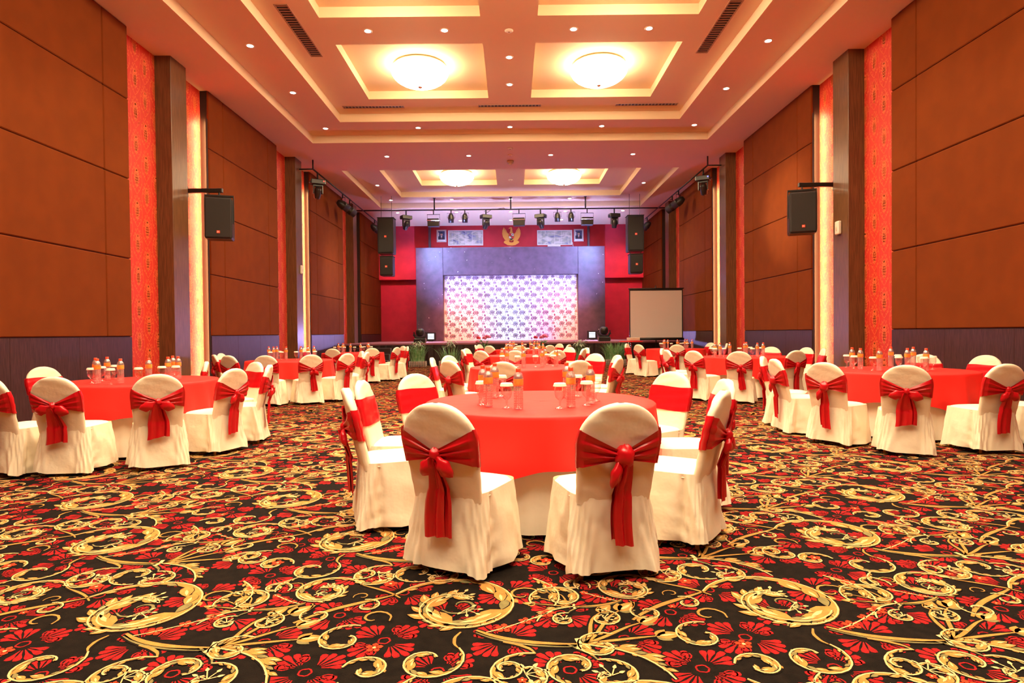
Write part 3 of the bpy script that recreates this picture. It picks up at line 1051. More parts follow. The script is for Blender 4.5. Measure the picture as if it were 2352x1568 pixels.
# table centre, its words, and the backrest spots of its chairs (x, y, turn in degrees, sash style)
TABLES = [
    ('nearest middle table', (.20, 4.58), 15, [(-.40, 3.17, -2, 0), (.55, 3.09, 0, 1), (-1.07, 4.13, 0, 0), (-1.12, 4.78, 8, 2), (-.88, 5.51, 0, 2), (1.25, 3.70, 8, 3), (1.55, 4.57, 0, 0), (1.44, 5.47, 0, 1)]),
    ('second middle table', (.22, 9.25), 40, [(-1.21, 9.21, 0, 0), (-.85, 8.18, 0, 1), (-1.05, 10.06, 0, 2), (-.12, 7.68, 0, 0), (.87, 7.87, 0, 1), (1.41, 10.31, 0, 2), (1.50, 8.56, 0, 2), (1.65, 9.53, 0, 3)]),
    ('third middle table', (.25, 14.0), 70, [(-1.07, 13.64, 0, 0), (-1.10, 14.65, 0, 1), (-.66, 12.75, 0, 2), (.06, 12.58, 0, 2), (.95, 12.70, 0, 1), (1.42, 15.05, 0, 0), (1.58, 13.45, 0, 1), (1.76, 14.35, 0, 2)]),
    ('middle table nearest the stage', (.30, 18.9), 10, [(-1.13, 18.85, 0, 0), (-1.05, 19.6, 0, 1), (-.66, 17.70, 0, 2), (.22, 17.50, 0, 1), (1.10, 17.70, 0, 0), (1.55, 19.85, 0, 2), (1.70, 18.15, 0, 3)]),
    ('front table by the left wall', (-4.38, 7.12), 35, [(-4.78, 5.55, 0, 1), (-4.19, 5.56, -4, 2), (-5.79, 7.51, 0, 0), (-3.39, 5.82, -8, 2), (-3.06, 6.69, 0, 0), (-3.49, 8.29, 0, 1), (-2.97, 7.45, 0, 0), (-4.32, 8.60, -61, 1)]),
    ('second table by the left wall', (-4.58, 12.55), 5, [(-4.44, 10.95, 0, 1), (-3.69, 11.19, 0, 3), (-3.18, 11.76, 0, 0), (-3.26, 13.21, 0, 2), (-2.98, 12.51, 0, 1), (-5.72, 11.70, 0, 0), (-5.95, 12.52, 0, 2), (-5.19, 11.14, 0, 3)]),
    ('third table by the left wall', (-4.5, 17.25), 20, [(-4.66, 15.80, 0, 0), (-3.68, 16.02, 0, 1), (-3.18, 16.80, 0, 0), (-3.26, 18.25, 0, 2), (-3.05, 17.75, 0, 1), (-5.92, 17.45, 0, 3)]),
    ('front table by the right wall', (4.86, 7.70), 60, [(3.51, 8.53, 0, 1), (3.32, 7.71, 0, 1), (3.47, 6.78, 0, 1), (3.96, 6.12, 2, 2), (5.00, 6.16, 0, 0), (6.38, 8.20, 0, 2), (5.92, 8.75, 0, 3), (5.80, 6.55, 0, 0)]),
    ('second table by the right wall', (4.72, 12.25), 50, [(3.22, 13.05, 0, 0), (3.05, 12.02, 0, 2), (3.36, 11.31, 0, 0), (3.99, 10.72, 0, 3), (5.09, 10.90, 0, 1), (5.72, 13.45, 0, 2), (6.15, 12.72, 0, 0), (5.97, 11.90, 0, 1)]),
    ('third table by the right wall', (4.85, 18.1), 0, [(3.55, 18.85, 0, 0), (3.60, 17.35, 0, 3), (4.52, 16.70, 0, 1), (5.62, 16.90, 0, 0), (6.22, 17.65, 0, 2), (6.15, 18.85, 0, 1)]),
]
ORD = ['first', 'second', 'third', 'fourth', 'fifth', 'sixth', 'seventh', 'eighth']
def place_chair(bx, by, cx, cy, turn, style, label, group):
    a = math.atan2(cy - by, cx - bx) + math.radians(turn)
    d = .315
    far = math.hypot(bx - cx, by - cy)
    if far < 1.40 and abs(turn) < 30:
        bx, by = cx + (bx - cx) * 1.40 / far, cy + (by - cy) * 1.40 / far
    if not used[style]:
        t, used[style] = protos[style], True
    else:
        t = copy_tree(protos[style])
    t.location = (bx + d * math.cos(a), by + d * math.sin(a), 0.0)
    t.rotation_euler = (0, 0, a - PI / 2)
    t['label'], t['category'], t['group'] = label, 'chair', group

for words, (cx, cy), rot, chairs in TABLES:
    # counted clockwise as seen from above, starting at the stage side
    order = sorted(range(len(chairs)), key=lambda i: (PI / 2 - math.atan2(chairs[i][1] - cy, chairs[i][0] - cx)) % (2 * PI))
    for n, i in enumerate(order):
        bx, by, turn, style = chairs[i]
        place_chair(bx, by, cx, cy, turn, style,
                    'cream chair with red sash, %s clockwise from stage, %s' % (ORD[n], words), 'banquet chairs at the ' + words)

# ================================================================== TABLES AND CLOTHS
TR, TZ = .845, .775
def red_cloth_mesh(rot, seed):
    rnd = random.Random(seed)
    ph = [rnd.uniform(0, 6.28) for _ in range(6)]
    n = 160
    def P(u, v):
        t = 2 * PI * u
        q = (t - rot) % (PI / 2) - PI / 4
        corner = ((1 / max(abs(math.cos(t - rot)), abs(math.sin(t - rot))) - 1) / .4142) ** 1.3
        drop = .335 + .20 * corner + .010 * math.sin(3 * t + ph[0])
        if v < .3:
            r = TR * v / .3
            return (r * math.cos(t), r * math.sin(t), TZ + .0015 * math.sin(9 * r + 2 * t))
        d = (v - .3) / .7
        if d < .12:
            s = d / .12 * PI / 2
            r = TR + .014 * math.sin(s)
            z = TZ - .014 * (1 - math.cos(s))
        else:
            e = (d - .12) / .88
            fold = .018 * math.sin(9 * t + ph[1]) + .012 * math.sin(14 * t + ph[2]) + .007 * math.sin(23 * t + ph[3])
            fold += .035 * corner * math.cos((t - rot) * 16)
            r = TR + .014 + e * (.022 + .02 * corner) + fold * e ** .8
            z = TZ - .014 - e * (drop - .014)
        return (r * math.cos(t), r * math.sin(t), z)
    return MB().grid(P, n, 22, closed=True).mesh('red_tablecloth', 'table_cloth_red', True)
def cream_cloth_mesh(seed):
    rnd = random.Random(seed)
    ph = [rnd.uniform(0, 6.28) for _ in range(4)]
    def P(u, v):
        t = 2 * PI * u
        if v < .2:
            r = .822 * v / .2
            return (r * math.cos(t), r * math.sin(t), TZ - .006)
        e = (v - .2) / .8
        fold = .034 * math.sin(13 * t + ph[0]) + .026 * math.sin(21 * t + ph[1]) + .012 * math.sin(34 * t + ph[2])
        r = .825 - .01 * e - .03 * math.sin(PI * e) + fold * e ** .9 * .6
        z = TZ - .008 - e * (TZ - .03 - .008)
        return (r * math.cos(t), r * math.sin(t), z)
    return MB().grid(P, 190, 12, closed=True).mesh('cream_tablecloth', 'table_cloth_cream', True)
reds = [red_cloth_mesh(0, s) for s in (11, 12, 13)]
creams = [cream_cloth_mesh(s) for s in (21, 22)]
top_me = MB().lathe([(.80, 0), (.815, .008), (.815, .022), (.80, .03)], 48).mesh('tabletop', 'wood_leg', True)
tleg_me = MB().tube([(0, 0, 0), (0, 0, .735)], .018, 8).mesh('leg', 'black_metal', True)
for i, (words, (cx, cy), rot, chairs) in enumerate(TABLES):
    t = thing('round_table', 'round folding table hidden under the cloths, the ' + words, 'table', (cx, cy, 0), 0, 'round banquet tables')
    put('tabletop', top_me, t, (0, 0, .735))
    for q in range(4):
        put('leg', tleg_me, t, (.5 * math.cos(PI / 4 + q * PI / 2), .5 * math.sin(PI / 4 + q * PI / 2), 0))
    tag(put('cream_tablecloth', creams[i % 2], None, (cx, cy, 0), rot * .1), 'cream floor length undercloth below the red one, ' + words, 'tablecloth', 'cream undercloths')
    tag(put('red_tablecloth', reds[i % 3], None, (cx, cy, 0), math.radians(rot)), 'bright red overlay cloth spread on the ' + words, 'tablecloth', 'red overlay cloths')

# ------------------------------------------------------------------ bottles and goblets
prof = [(.0, .002), (.026, .0), (.030, .006)]
for i in range(9):
    z = .014 + i * .0145
    prof += [(.0305, z), (.0285, z + .006), (.0305, z + .010)]
prof += [(.0305, .150), (.0312, .185), (.030, .196), (.024, .212), (.0145, .224), (.0135, .230)]
bottle_body = MB().lathe(prof, 18).mesh('bottle_body', 'bottle_plastic', True)
bottle_water = MB().lathe([(.0, .006), (.026, .008), (.0268, .10), (.0285, .19), (.022, .208), (.0, .209)], 14).mesh('water', 'bottle_plastic', True)
bottle_cap = MB().lathe([(.0155, .224), (.0160, .226), (.0155, .244), (.013, .246), (.0, .246)], 14).mesh('cap', 'bottle_cap', True)
bottle_label = MB().lathe([(.0312, .143), (.0318, .146), (.0318, .180), (.0312, .183)], 18)
bottle_label.f = bottle_label.f[:-2]; bottle_label.mi = bottle_label.mi[:-2]
bottle_label = bottle_label.mesh('wrapper', 'bottle_label', True)
goblet_glass = MB().lathe([(.0, .003), (.034, .0), (.034, .003), (.020, .008), (.007, .016), (.006, .035), (.009, .042), (.006, .050), (.012, .058), (.030, .075), (.037, .100), (.038, .125), (.0345, .155)], 18)
goblet_glass.f = goblet_glass.f[:-1]; goblet_glass.mi = goblet_glass.mi[:-1]
goblet_glass = goblet_glass.mesh('goblet_bowl', 'goblet_glass', True)
goblet_lid = MB().lathe([(.046, .150), (.0465, .153), (.040, .171), (.036, .173), (.0, .173)], 18).mesh('lid', 'paper_lid', False)

def bottle(x, y, words, nth):
    t = thing('water_bottle', 'red-capped water bottle, %s from left on the %s' % (nth, words), 'bottle', (x, y, TZ + .002), random.uniform(0, 6), 'water bottles on the ' + words)
    t.scale = (1.08, 1.08, 1.12)
    put('bottle_body', bottle_body, t); put('water', bottle_water, t); put('cap', bottle_cap, t); put('wrapper', bottle_label, t)
def goblet(x, y, words, nth):
    t = thing('goblet', 'glass goblet with white lid, %s from left on the %s' % (nth, words), 'glass', (x, y, TZ + .002), random.uniform(0, 6), 'goblets on the ' + words)
    put('goblet_bowl', goblet_glass, t); put('lid', goblet_lid, t)

PLACES = {}
PLACES[0] = ([(-0.42, -0.06), (-0.37, -0.31), (-0.34, 0.26), (-0.16, -0.48), (0.23, 0.24), (0.2, -0.41), (0.36, -0.21)], [(-0.42, -0.23), (-0.24, -0.42), (-0.29, 0.36), (0.12, -0.47), (0.32, 0.3), (0.32, -0.32), (0.42, -0.05)])
PLACES[1] = ([(-0.38, 0.31), (-0.3, 0.04), (-0.05, -0.18), (0.23, -0.13), (0.32, 0.69), (0.46, 0.17)], [(-0.37, 0.11), (-0.14, -0.12), (0.13, -0.11), (0.35, 0.59), (0.41, 0.09), (0.51, 0.51)])
PLACES[4] = ([(-0.38, -0.16), (-0.17, -0.44), (-0.46, 0.16), (0.11, -0.48), (0.34, -0.35), (0.38, -0.04), (0.24, 0.31), (0.41, 0.12)], [(-0.28, -0.38), (-0.38, -0.06), (0.04, -0.54), (-0.43, 0.25), (0.25, -0.39), (0.37, -0.15), (0.2, 0.4), (0.48, -0.06)])
PLACES[5] = ([(-0.59, 0.4), (-0.43, 0.25), (-0.46, 0.51), (-0.13, 0.15), (0.16, 0.21), (0.14, 0.71), (0.29, 0.65)], [(-0.47, 0.17), (-0.44, 0.61), (-0.24, 0.18), (0.05, 0.23), (0.29, 0.26), (0.4, 0.36)])
PLACES[7] = ([(-0.29, 0.49), (-0.4, 0.1), (-0.33, -0.19), (0.3, 0.6), (0.11, -0.04), (0.5, 0.44), (0.25, -0.18)], [(-0.29, 0.62), (-0.35, 0.33), (-0.34, -0.07), (0.34, 0.51), (0.02, -0.01), (0.53, 0.34), (0.18, -0.25), (0.45, -0.01)])
PLACES[8] = ([(-0.62, 0.06), (-0.6, -0.18), (-0.24, 0.29), (0.09, 0.35), (0.25, 0.67), (0.07, -0.35), (0.3, -0.07)], [(-0.61, 0.25), (-0.68, -0.12), (-0.48, -0.06), (-0.13, 0.04), (0.3, 0.59), (-0.0, -0.29), (0.37, 0.19)])
PLACES[2] = ([(-0.38, -0.05), (-0.3, 0.01), (-0.26, -0.2), (-0.01, -0.17), (0.24, -0.21), (0.38, 0.05), (0.46, -0.03)], [(-0.46, -0.22), (-0.4, 0.15), (-0.18, -0.25), (0.1, -0.24), (0.28, 0.14), (0.3, -0.22), (0.5, 0.05)])
PLACES[3] = ([(-0.36, -0.15), (-0.28, 0.06), (-0.24, -0.15), (0.01, -0.27), (0.26, -0.16), (0.4, 0.1), (0.48, -0.13)], [(-0.46, -0.22), (-0.4, 0.15), (-0.18, -0.25), (0.1, -0.24), (0.28, 0.14), (0.3, -0.22), (0.5, 0.05)])
PLACES[6] = ([(-0.37, -0.15), (-0.29, 0.06), (-0.25, -0.15), (-0.0, -0.27), (0.25, -0.16), (0.39, 0.1), (0.47, -0.13)], [(-0.46, -0.22), (-0.4, 0.15), (-0.18, -0.25), (0.1, -0.24), (0.28, 0.14), (0.3, -0.22), (0.5, 0.05)])
PLACES[9] = ([(-0.38, -0.15), (-0.3, 0.06), (-0.26, -0.15), (-0.01, -0.27), (0.24, -0.16), (0.38, 0.1), (0.46, -0.13)], [(-0.46, -0.22), (-0.4, 0.15), (-0.18, -0.25), (0.1, -0.24), (0.28, 0.14), (0.3, -0.22), (0.5, 0.05)])
for i, (words, (cx, cy), rot, chairs) in enumerate(TABLES):
    bs, gs = PLACES[i]
    by_view = lambda p: (cx + p[0]) / (cy + p[1])
    for n, (x, y) in enumerate(sorted(bs, key=by_view)):
        bottle(cx + x, cy + y, words, ORD[n])
    for n, (x, y) in enumerate(sorted(gs, key=by_view)):
        goblet(cx + x, cy + y, words, ORD[n])

# ================================================================== CEILING LAMPS
def bowl_lamp(x, y, words):
    t = thing('ceiling_bowl_lamp', 'large glowing glass bowl lamp in the ' + words, 'lamp', (x, y, Z4), 0)
    MB().lathe([(.0, 0), (.55, 0), (.60, -.03), (.62, -.06)], 32).build('canopy', 'white_plastic', t, True)
    pr = [(.65, -.10), (.665, -.13)] + [(.665 * math.cos(a), -.13 - .36 * math.sin(a)) for a in (PI / 2 * i / 8 for i in range(1, 8))] + [(.06, -.488)]
    MB().lathe(pr, 28).build('glass_bowl', 'bowl_glow', t, True)
    MB().lathe([(.05, -.48), (.045, -.51), (.015, -.53), (.0, -.54)], 12).build('finial', 'chrome', t, True)
ROWS = [(2.17, 'coffer row above the camera'), (6.18, 'coffer row just out of view'), (10.17, 'second coffer row'), (14.2, 'far coffers of the large tray'), (23.65, 'small tray before the stage')]
for y, w in ROWS:
    bowl_lamp(-2.07, y, w + ', left')
    bowl_lamp(2.07, y, w + ', right')

ring_me = MB().lathe([(.062, -.004), (.085, -.008), (.092, -.003), (.092, .0)], 20)
ring_me.f = ring_me.f[:-2]; ring_me.mi = ring_me.mi[:-2]
ring_me = ring_me.mesh('trim_ring', 'white_plastic', True)
disc_me = MB().lathe([(.0, -.002), (.064, -.003)], 20)
disc_me.f = disc_me.f[:-1]; disc_me.mi = disc_me.mi[:-1]
disc_me = disc_me.mesh('lens', 'downlight_glow', False)
COUNT = ['one', 'two', 'three', 'four', 'five', 'six', 'seven', 'eight', 'nine', 'ten', 'eleven', 'twelve', 'thirteen']
def downlight(x, y, z, words, watts=1.0, cone=105):
    seen = downlight.__dict__.setdefault('seen', {})
    seen[words] = seen.get(words, 0) + 1
    t = thing('downlight', 'recessed downlight %s, number %s counted from %s' % (words, COUNT[seen[words] - 1], 'the camera' if ('side' in words or 'along' in words or 'middle beam' in words) else 'the left'), 'downlight', (x, y, z), 0, 'downlights ' + words)
    put('trim_ring', ring_me, t)
    put('lens', disc_me, t)
    key = (watts, cone)
    if not hasattr(downlight, 'data'):
        downlight.data = {}
    if key not in downlight.data:
        l = bpy.data.lights.new('downlight_beam', 'SPOT')
        l.energy = DOWNLIGHT_WATTS * watts
        l.color = WARM
        l.spot_size = math.radians(cone)
        l.spot_blend = 0.7
        l.shadow_soft_size = .06
        downlight.data[key] = l
    o = bpy.data.objects.new('downlight_beam', downlight.data[key])
    COL.objects.link(o)
    o.parent = t
    o.location = (0, 0, -.02)
for y in (.3, 2.7, 5.1, 7.5, 9.9, 12.27, 14.65, 17.2):
    downlight(-5.18, y, Z2, 'along the left ledge of the large tray')
    downlight(5.18, y, Z2, 'along the right ledge of the large tray')
for x in (-2.58, 0, 2.58):
    downlight(x, 17.22, Z2, 'in the far ledge of the large tray')
for x in (-2.8, -1.28, 1.28, 2.78):
    downlight(x, 12.17, Z3, 'on the cross beam between coffers', 1.5)
    downlight(x, 8.17, Z3, 'on the near cross beam between coffers', 1.5)
    downlight(x, 4.18, Z3, 'on the cross beam out of view', 1.5)
    downlight(x, .17, Z3, 'on the cross beam above the camera', 1.5)
for y in (-1.0, 1.5, 2.9, 5.6, 6.9, 9.5, 10.95, 13.38, 14.84):
    downlight(0, y, Z3, 'on the middle beam between coffers', 1.5)
for x in (-3.87, -1.30, 1.27, 3.85):
    downlight(x, 19.2, Z1, 'in the band between the two trays')
for x in (-5.18, 5.18):
    downlight(x, 23.8, Z2, 'in the side ledge of the small tray')
for x in (-5.18, -2.55, 0, 2.55):
    downlight(x, 26.45, Z2, 'in the far ledge of the small tray', .7)
for x in (-5.2, -2.5, 0, 2.5, 5.15):
    downlight(x, 28.1, Z1, 'in the band over the stage front', .6)
for x in (-2.5, 0, 2.5):
    downlight(x, 30.2, Z1, 'in the band by the stage wall', .5, 90)

# vertical light strips hidden behind the panel edges
for s, side in ((-1, 'left'), (1, 'right')):
    for c, w in ((BAYS[2], 'near'), (BAYS[3], 'far')):
        t = thing('light_strip', 'glowing vertical light strip at the %s recess of the %s wall' % (w, side), 'light strip', (s * 6.985, c + HALF - .004, 0.02))
        MB().box(*sorted((-s * .11, -s * .095)), -.06, 0, 0, 6.2).build('channel', 'panel_back', t)
        MB().add([(-s * .094, -.055, .02), (-s * .094, -.005, .02), (-s * .094, -.005, 6.15), (-s * .094, -.055, 6.15)], [(0, 1, 2, 3)]).build('diffuser', 'strip_glow', t)

# vents, detectors
def vent(x, y, z, L, W, along_x, label):
    t = thing('air_vent', label, 'vent', (x, y, z), 0 if along_x else PI / 2, 'ceiling air vents')
    fr = MB()
    fr.box(-L / 2, L / 2, -W / 2, -W / 2 + .025, -.012, .0).box(-L / 2, L / 2, W / 2 - .025, W / 2, -.012, .0)
    fr.box(-L / 2, -L / 2 + .025, -W / 2 + .025, W / 2 - .025, -.012, .0).box(L / 2 - .025, L / 2, -W / 2 + .025, W / 2 - .025, -.012, .0)
    fr.build('frame', 'vent_metal', t)
    MB().box(-L / 2 + .02, L / 2 - .02, -W / 2 + .02, W / 2 - .02, -.002, .0).build('duct', 'panel_back', t)
    n = int(L / .09)
    me = MB().box(-.012, .012, -W / 2 + .026, W / 2 - .026, -.010, -.003).mesh('slat', 'vent_metal')
    for i in range(n):
        put('slat', me, t, (-L / 2 + .06 + i * (L - .12) / (n - 1), 0, 0))
vent(-4.15, 12.2, Z3, 2.1, .26, False, 'long air vent on the left of the large ceiling tray')
vent(4.15, 12.2, Z3, 2.1, .26, False, 'long air vent on the right of the large ceiling tray')
vent(-3.6, 16.2, Z3, 1.62, .17, True, 'air vent at the far left of the large ceiling tray')
vent(0, 16.2, Z3, 1.66, .17, True, 'air vent at the far middle of the large ceiling tray')
vent(3.62, 16.2, Z3, 1.64, .17, True, 'air vent at the far right of the large ceiling tray')
for x, y, z, w in ((0, 12.2, Z3, 'on the cross beam between coffers'), (0, 18.45, Z1, 'nearest in the band between trays'), (0, 19.15, Z1, 'middle one in the band between trays'), (0, 24.0, Z3, 'in the small tray before the stage')):
    t = thing('smoke_detector', 'small round ceiling detector ' + w, 'detector', (x, y, z))
    MB().lathe([(.085, 0), (.085, -.012), (.055, -.03), (.0, -.034)], 16).build('housing', 'white_plastic', t, True)
    MB().lathe([(.02, -.032), (.015, -.04), (.0, -.042)], 10).build('sensor', 'vent_metal', t, True)
t = thing('ceiling_camera', 'small square ceiling camera in the band between trays', 'camera', (0, 19.85, Z1))
MB().cbox(-.11, .11, -.11, .11, -.06, 0, .02).build('housing', 'projector_shell', t)
MB().lathe([(.07, -.055), (.06, -.10), (.03, -.13), (.0, -.135)], 14).build('dome', 'projector_shell', t, True)

# ================================================================== LIGHTING RAILS AND STAGE LAMPS
RZ = 6.57
r = thing('lighting_rail', 'black lighting pipe hung across the front of the stage', 'pipe', (0, 26.1, RZ))
MB().tube([(-6.70, 0, 0), (6.70, 0, 0)], .028, 10).build('pipe', 'black_metal', r, True)
for x in (-3.26, 0, 3.19):
    MB().tube([(x, 0, 0), (x, 0, Z2 - RZ)], .030, 8).build('drop_pole', 'black_metal', r, True)
    MB().lathe([(.07, Z2 - RZ - .012), (.07, Z2 - RZ)], 12, (x, 0, 0)).build('ceiling_plate', 'black_metal', r)
MB().tube([(-1.0, 0, .0), (-1.15, 0, -.10), (-1.0, .02, -.13), (-.85, 0, -.02), (-.5, 0, .03), (-.3, 0, .06), (-.2, 0, .0)], .010, 6).build('cable', 'black_metal', r, True)
for s, side in ((-1, 'left'), (1, 'right')):
    r = thing('lighting_rail', 'black lighting pipe running along the %s wall' % side, 'pipe', (s * 6.29, 19.5, RZ))
    MB().tube([(0, 0, 0), (0, 9.1, 0)], .026, 10).build('pipe', 'black_metal', r, True)
    MB().tube([(0, 0, 0), (s * .43, 0, 0)], .022, 8).build('wall_arm', 'black_metal', r, True)
    MB().tube([(0, 0, 0), (0, 0, Z1 - RZ)], .024, 8).build('drop_pole', 'black_metal', r, True)

def hang_moving_head(x, y, z, rz, tilt, label, led=None, s=1.0):
    t = thing('moving_head_lamp', label, 'stage lamp', (x, y, z), rz, 'hanging moving head lamps')
    t.scale = (s, s, s)
    MB().tube([(0, 0, .02), (0, 0, -.20)], .03, 8).build('clamp', 'black_metal', t, True)
    b = MB().cbox(-.23, .23, -.15, .15, -.36, -.20, .02)
    base = b.build('base', 'black_plastic', t)
    MB().cbox(-.27, .27, -.06, .06, -.315, -.285, .01).build('handle', 'black_metal', base)
    if led:
        MB().ellipsoid((.17, -.155, -.26), (.02, .01, .02), 8, 6).build('status_light', led, base)
    yoke = MB()
    yoke.cbox(-.16, .16, -.05, .05, -.42, -.36, .015)
    for q in (-1, 1):
        yoke.cbox(*sorted((q * .16, q * .12)), -.06, .06, -.66, -.38, .015)
    yoke.build('yoke', 'black_plastic', t)
    hd = MB()
    hd.T = Matrix.Translation((0, 0, -.60)) @ Matrix.Rotation(tilt, 4, 'X')
    hd.lathe([(.0, -.21), (.085, -.21), (.10, -.19), (.115, -.02), (.105, .10), (.07, .17), (.0, .18)], 16)
    head = hd.build('head', 'black_plastic', t, True)
    ln = MB()
    ln.T = hd.T
    ln.lathe([(.0, -.222), (.05, -.220), (.075, -.212)], 16)
    ln.f = ln.f[:-1]; ln.mi = ln.mi[:-1]
    ln.build('lens', 'lens_glass', head, True)
    return t
for i, (x, tl, rz) in enumerate(((-4.47, .7, .6), (-1.06, .75, .5), (1.27, .7, -.5), (4.42, .2, .2))):
    hang_moving_head(x, 26.1, RZ - .03, rz, tl, 'black moving head lamp on the cross pipe, %s from left' % ORD[i])
hang_moving_head(-6.29, 19.95, RZ - .03, .5, .6, 'black moving head lamp with red light at the left wall rail', 'led_red')
hang_moving_head(6.29, 19.95, RZ - .03, -.5, .6, 'black moving head lamp with blue light at the right wall rail', 'led_blue')

def flood(x, y, z, label):
    t = thing('flood_lamp', label, 'stage lamp', (x, y, z), random.uniform(-.1, .1), 'hanging flood lamps')
    MB().tube([(0, 0, .02), (0, 0, -.17)], .022, 8).build('clamp', 'black_metal', t, True)
    MB().tube([(-.26, 0, -.45), (-.27, 0, -.17), (.27, 0, -.17), (.26, 0, -.45)], .012, 6).build('bail', 'black_metal', t)
    MB().prism([(-.25, -.42), (-.23, -.36), (.23, -.36), (.25, -.42), (.24, -.68), (-.24, -.68)], -.12, .14).build('housing', 'black_plastic', t)
    MB().cbox(-.27, .27, -.14, .16, -.46, -.42, .008).build('rim', 'chrome', t)
    MB().cbox(-.24, .24, -.15, .17, -.69, -.67, .006).build('barn_door', 'black_metal', t)
for i, x in enumerate((-3.30, .35, 3.26)):
    flood(x, 26.1, RZ - .02, 'boxy black flood lamp on the cross pipe, %s from left' % ORD[i])

def par_can(x, y, z, rz, tilt, label, lens='lens_glass', s=1.0):
    t = thing('par_lamp', label, 'stage lamp', (x, y, z), rz, 'hanging can lamps')
    t.scale = (s, s, s)
    MB().tube([(0, 0, .03), (0, 0, -.12)], .022, 8).build('clamp', 'black_metal', t, True)
    MB().tube([(-.16, 0, -.34), (-.165, 0, -.12), (.165, 0, -.12), (.16, 0, -.34)], .009, 6).build('bail', 'black_metal', t)
    c = MB()
    c.T = Matrix.Translation((0, 0, -.33)) @ Matrix.Rotation(tilt, 4, 'X')
    c.lathe([(.0, .20), (.06, .19), (.10, .13), (.125, .04), (.125, -.02), (.135, -.03), (.135, -.05), (.12, -.06), (.118, -.20), (.105, -.20), (.10, -.16)], 18)
    can = c.build('can', 'black_plastic', t, True)
    l = MB()
    l.T = c.T
    l.lathe([(.0, -.175), (.108, -.172)], 16)
    l.f = l.f[:-1]; l.mi = l.mi[:-1]
    l.build('lens', lens, can)
for i, (x, tl) in enumerate(((-2.55, .15), (-1.96, .2), (1.99, .15), (2.57, .2))):
    par_can(x, 26.1, RZ - .02, 0, tl, 'small black can lamp on the cross pipe, %s from left' % ORD[i])
par_can(-6.29, 22.9, RZ - .02, -.9, 1.05, 'nearer of two black can lamps on the left wall rail', s=1.25)
par_can(-6.29, 23.9, RZ - .02, -.9, 1.05, 'farther of two black can lamps on the left wall rail', s=1.25)
par_can(-6.29, 28.2, RZ - .02, -.7, .9, 'black can lamp at the stage end of the left rail', s=1.1)
par_can(6.29, 22.9, RZ - .02, .9, 1.05, 'unlit black can lamp on the right wall rail', s=1.25)
par_can(6.29, 23.8, RZ - .02, .9, 1.05, 'black can lamp shining bluish white on the right wall rail', 'lens_blue', s=1.25)
par_can(6.29, 28.2, RZ - .02, .7, .9, 'black can lamp at the stage end of the right rail', s=1.1)

def floor_head(x, label):
    t = thing('moving_head_lamp', label, 'stage lamp', (x, 24.95, .92), 0, 'moving head lamps on the stage')
    MB().cbox(-.24, .24, -.20, .20, 0, .18, .025).build('base', 'black_plastic', t)
    yk = MB()
    yk.tube([(-.24, 0, .44), (-.25, 0, .34), (-.17, 0, .22), (0, 0, .19), (.17, 0, .22), (.25, 0, .34), (.24, 0, .44)], [.05, .055, .05, .045, .05, .055, .05], 10)
    yk.build('yoke', 'black_plastic', t, True)
    h = MB()
    h.T = Matrix.Translation((0, 0, .42)) @ Matrix.Rotation(.35, 4, 'X')
    h.lathe([(.0, -.13), (.14, -.12), (.175, -.04), (.175, .06), (.14, .14), (.09, .17), (.0, .17)], 18)
    h.build('head', 'black_plastic', t, True)
floor_head(-3.76, 'black moving head lamp on the left front of the stage')
floor_head(3.77, 'black moving head lamp on the right front of the stage')
for x, w in ((-3.92, 'left'), (3.88, 'right')):
    t = thing('led_panel_lamp', 'square black panel lamp with bright face at the %s pillar foot' % w, 'stage lamp', (x, 29.55, .92))
    MB().cbox(-.24, .24, -.06, .06, .04, .44, .012).build('housing', 'black_plastic', t)
    for q in range(4):
        MB().box(-.15, .15, -.064, -.06, .11 + q * .07, .165 + q * .07).build('led_row', 'led_white', t)
    MB().cbox(-.12, .12, -.08, .08, 0, .045, .01).build('foot', 'black_metal', t)

# beams from the stage lamps
SB = STAGE
spot('beam_blue', (-1.06, 26.5, 5.72), (-.3, 30.4, 1.5), SB['blue'], (.10, .60, 1.0), 36, .8, .08)
spot('beam_blue', (1.27, 26.5, 5.72), (.6, 30.4, 1.5), SB['blue'], (.16, .36, 1.0), 36, .8, .08)
spot('beam_pink', (-2.55, 26.42, 5.95), (-2.6, 30.4, 1.3), SB['pink'], (1.0, .05, .20), 40, .8, .06)
spot('beam_pink', (2.57, 26.42, 5.95), (2.5, 30.4, 1.3), SB['pink'], (1.0, .06, .30), 40, .8, .06)
spot('beam_amber', (-1.96, 26.42, 5.95), (-2.6, 30.4, 1.9), SB['amber'], (1.0, .50, .03), 30, .8, .06)
spot('beam_amber', (1.99, 26.42, 5.95), (3.1, 30.4, 2.1), SB['amber'], (1.0, .50, .03), 30, .8, .06)
spot('beam_violet', (4.42, 26.5, 5.72), (2.6, 30.0, 4.6), SB['wash'], (.42, .50, 1.0), 70, .9, .1)
spot('beam_violet', (-4.47, 26.5, 5.72), (-2.6, 30.0, 4.6), SB['wash'], (.42, .50, 1.0), 70, .9, .1)
spot('beam_panel', (-3.92, 29.4, 1.2), (-3.4, 24.0, 3.4), SB['panel'], (.55, .42, 1.0), 120, .9, .1)
spot('beam_panel', (3.88, 29.4, 1.2), (3.4, 24.0, 3.4), SB['panel'], (.55, .42, 1.0), 120, .9, .1)
spot('beam_white', (6.15, 24.0, 6.2), (-3.5, 22.5, 1.0), SB['wash'], (.55, .62, 1.0), 60, .9, .08)

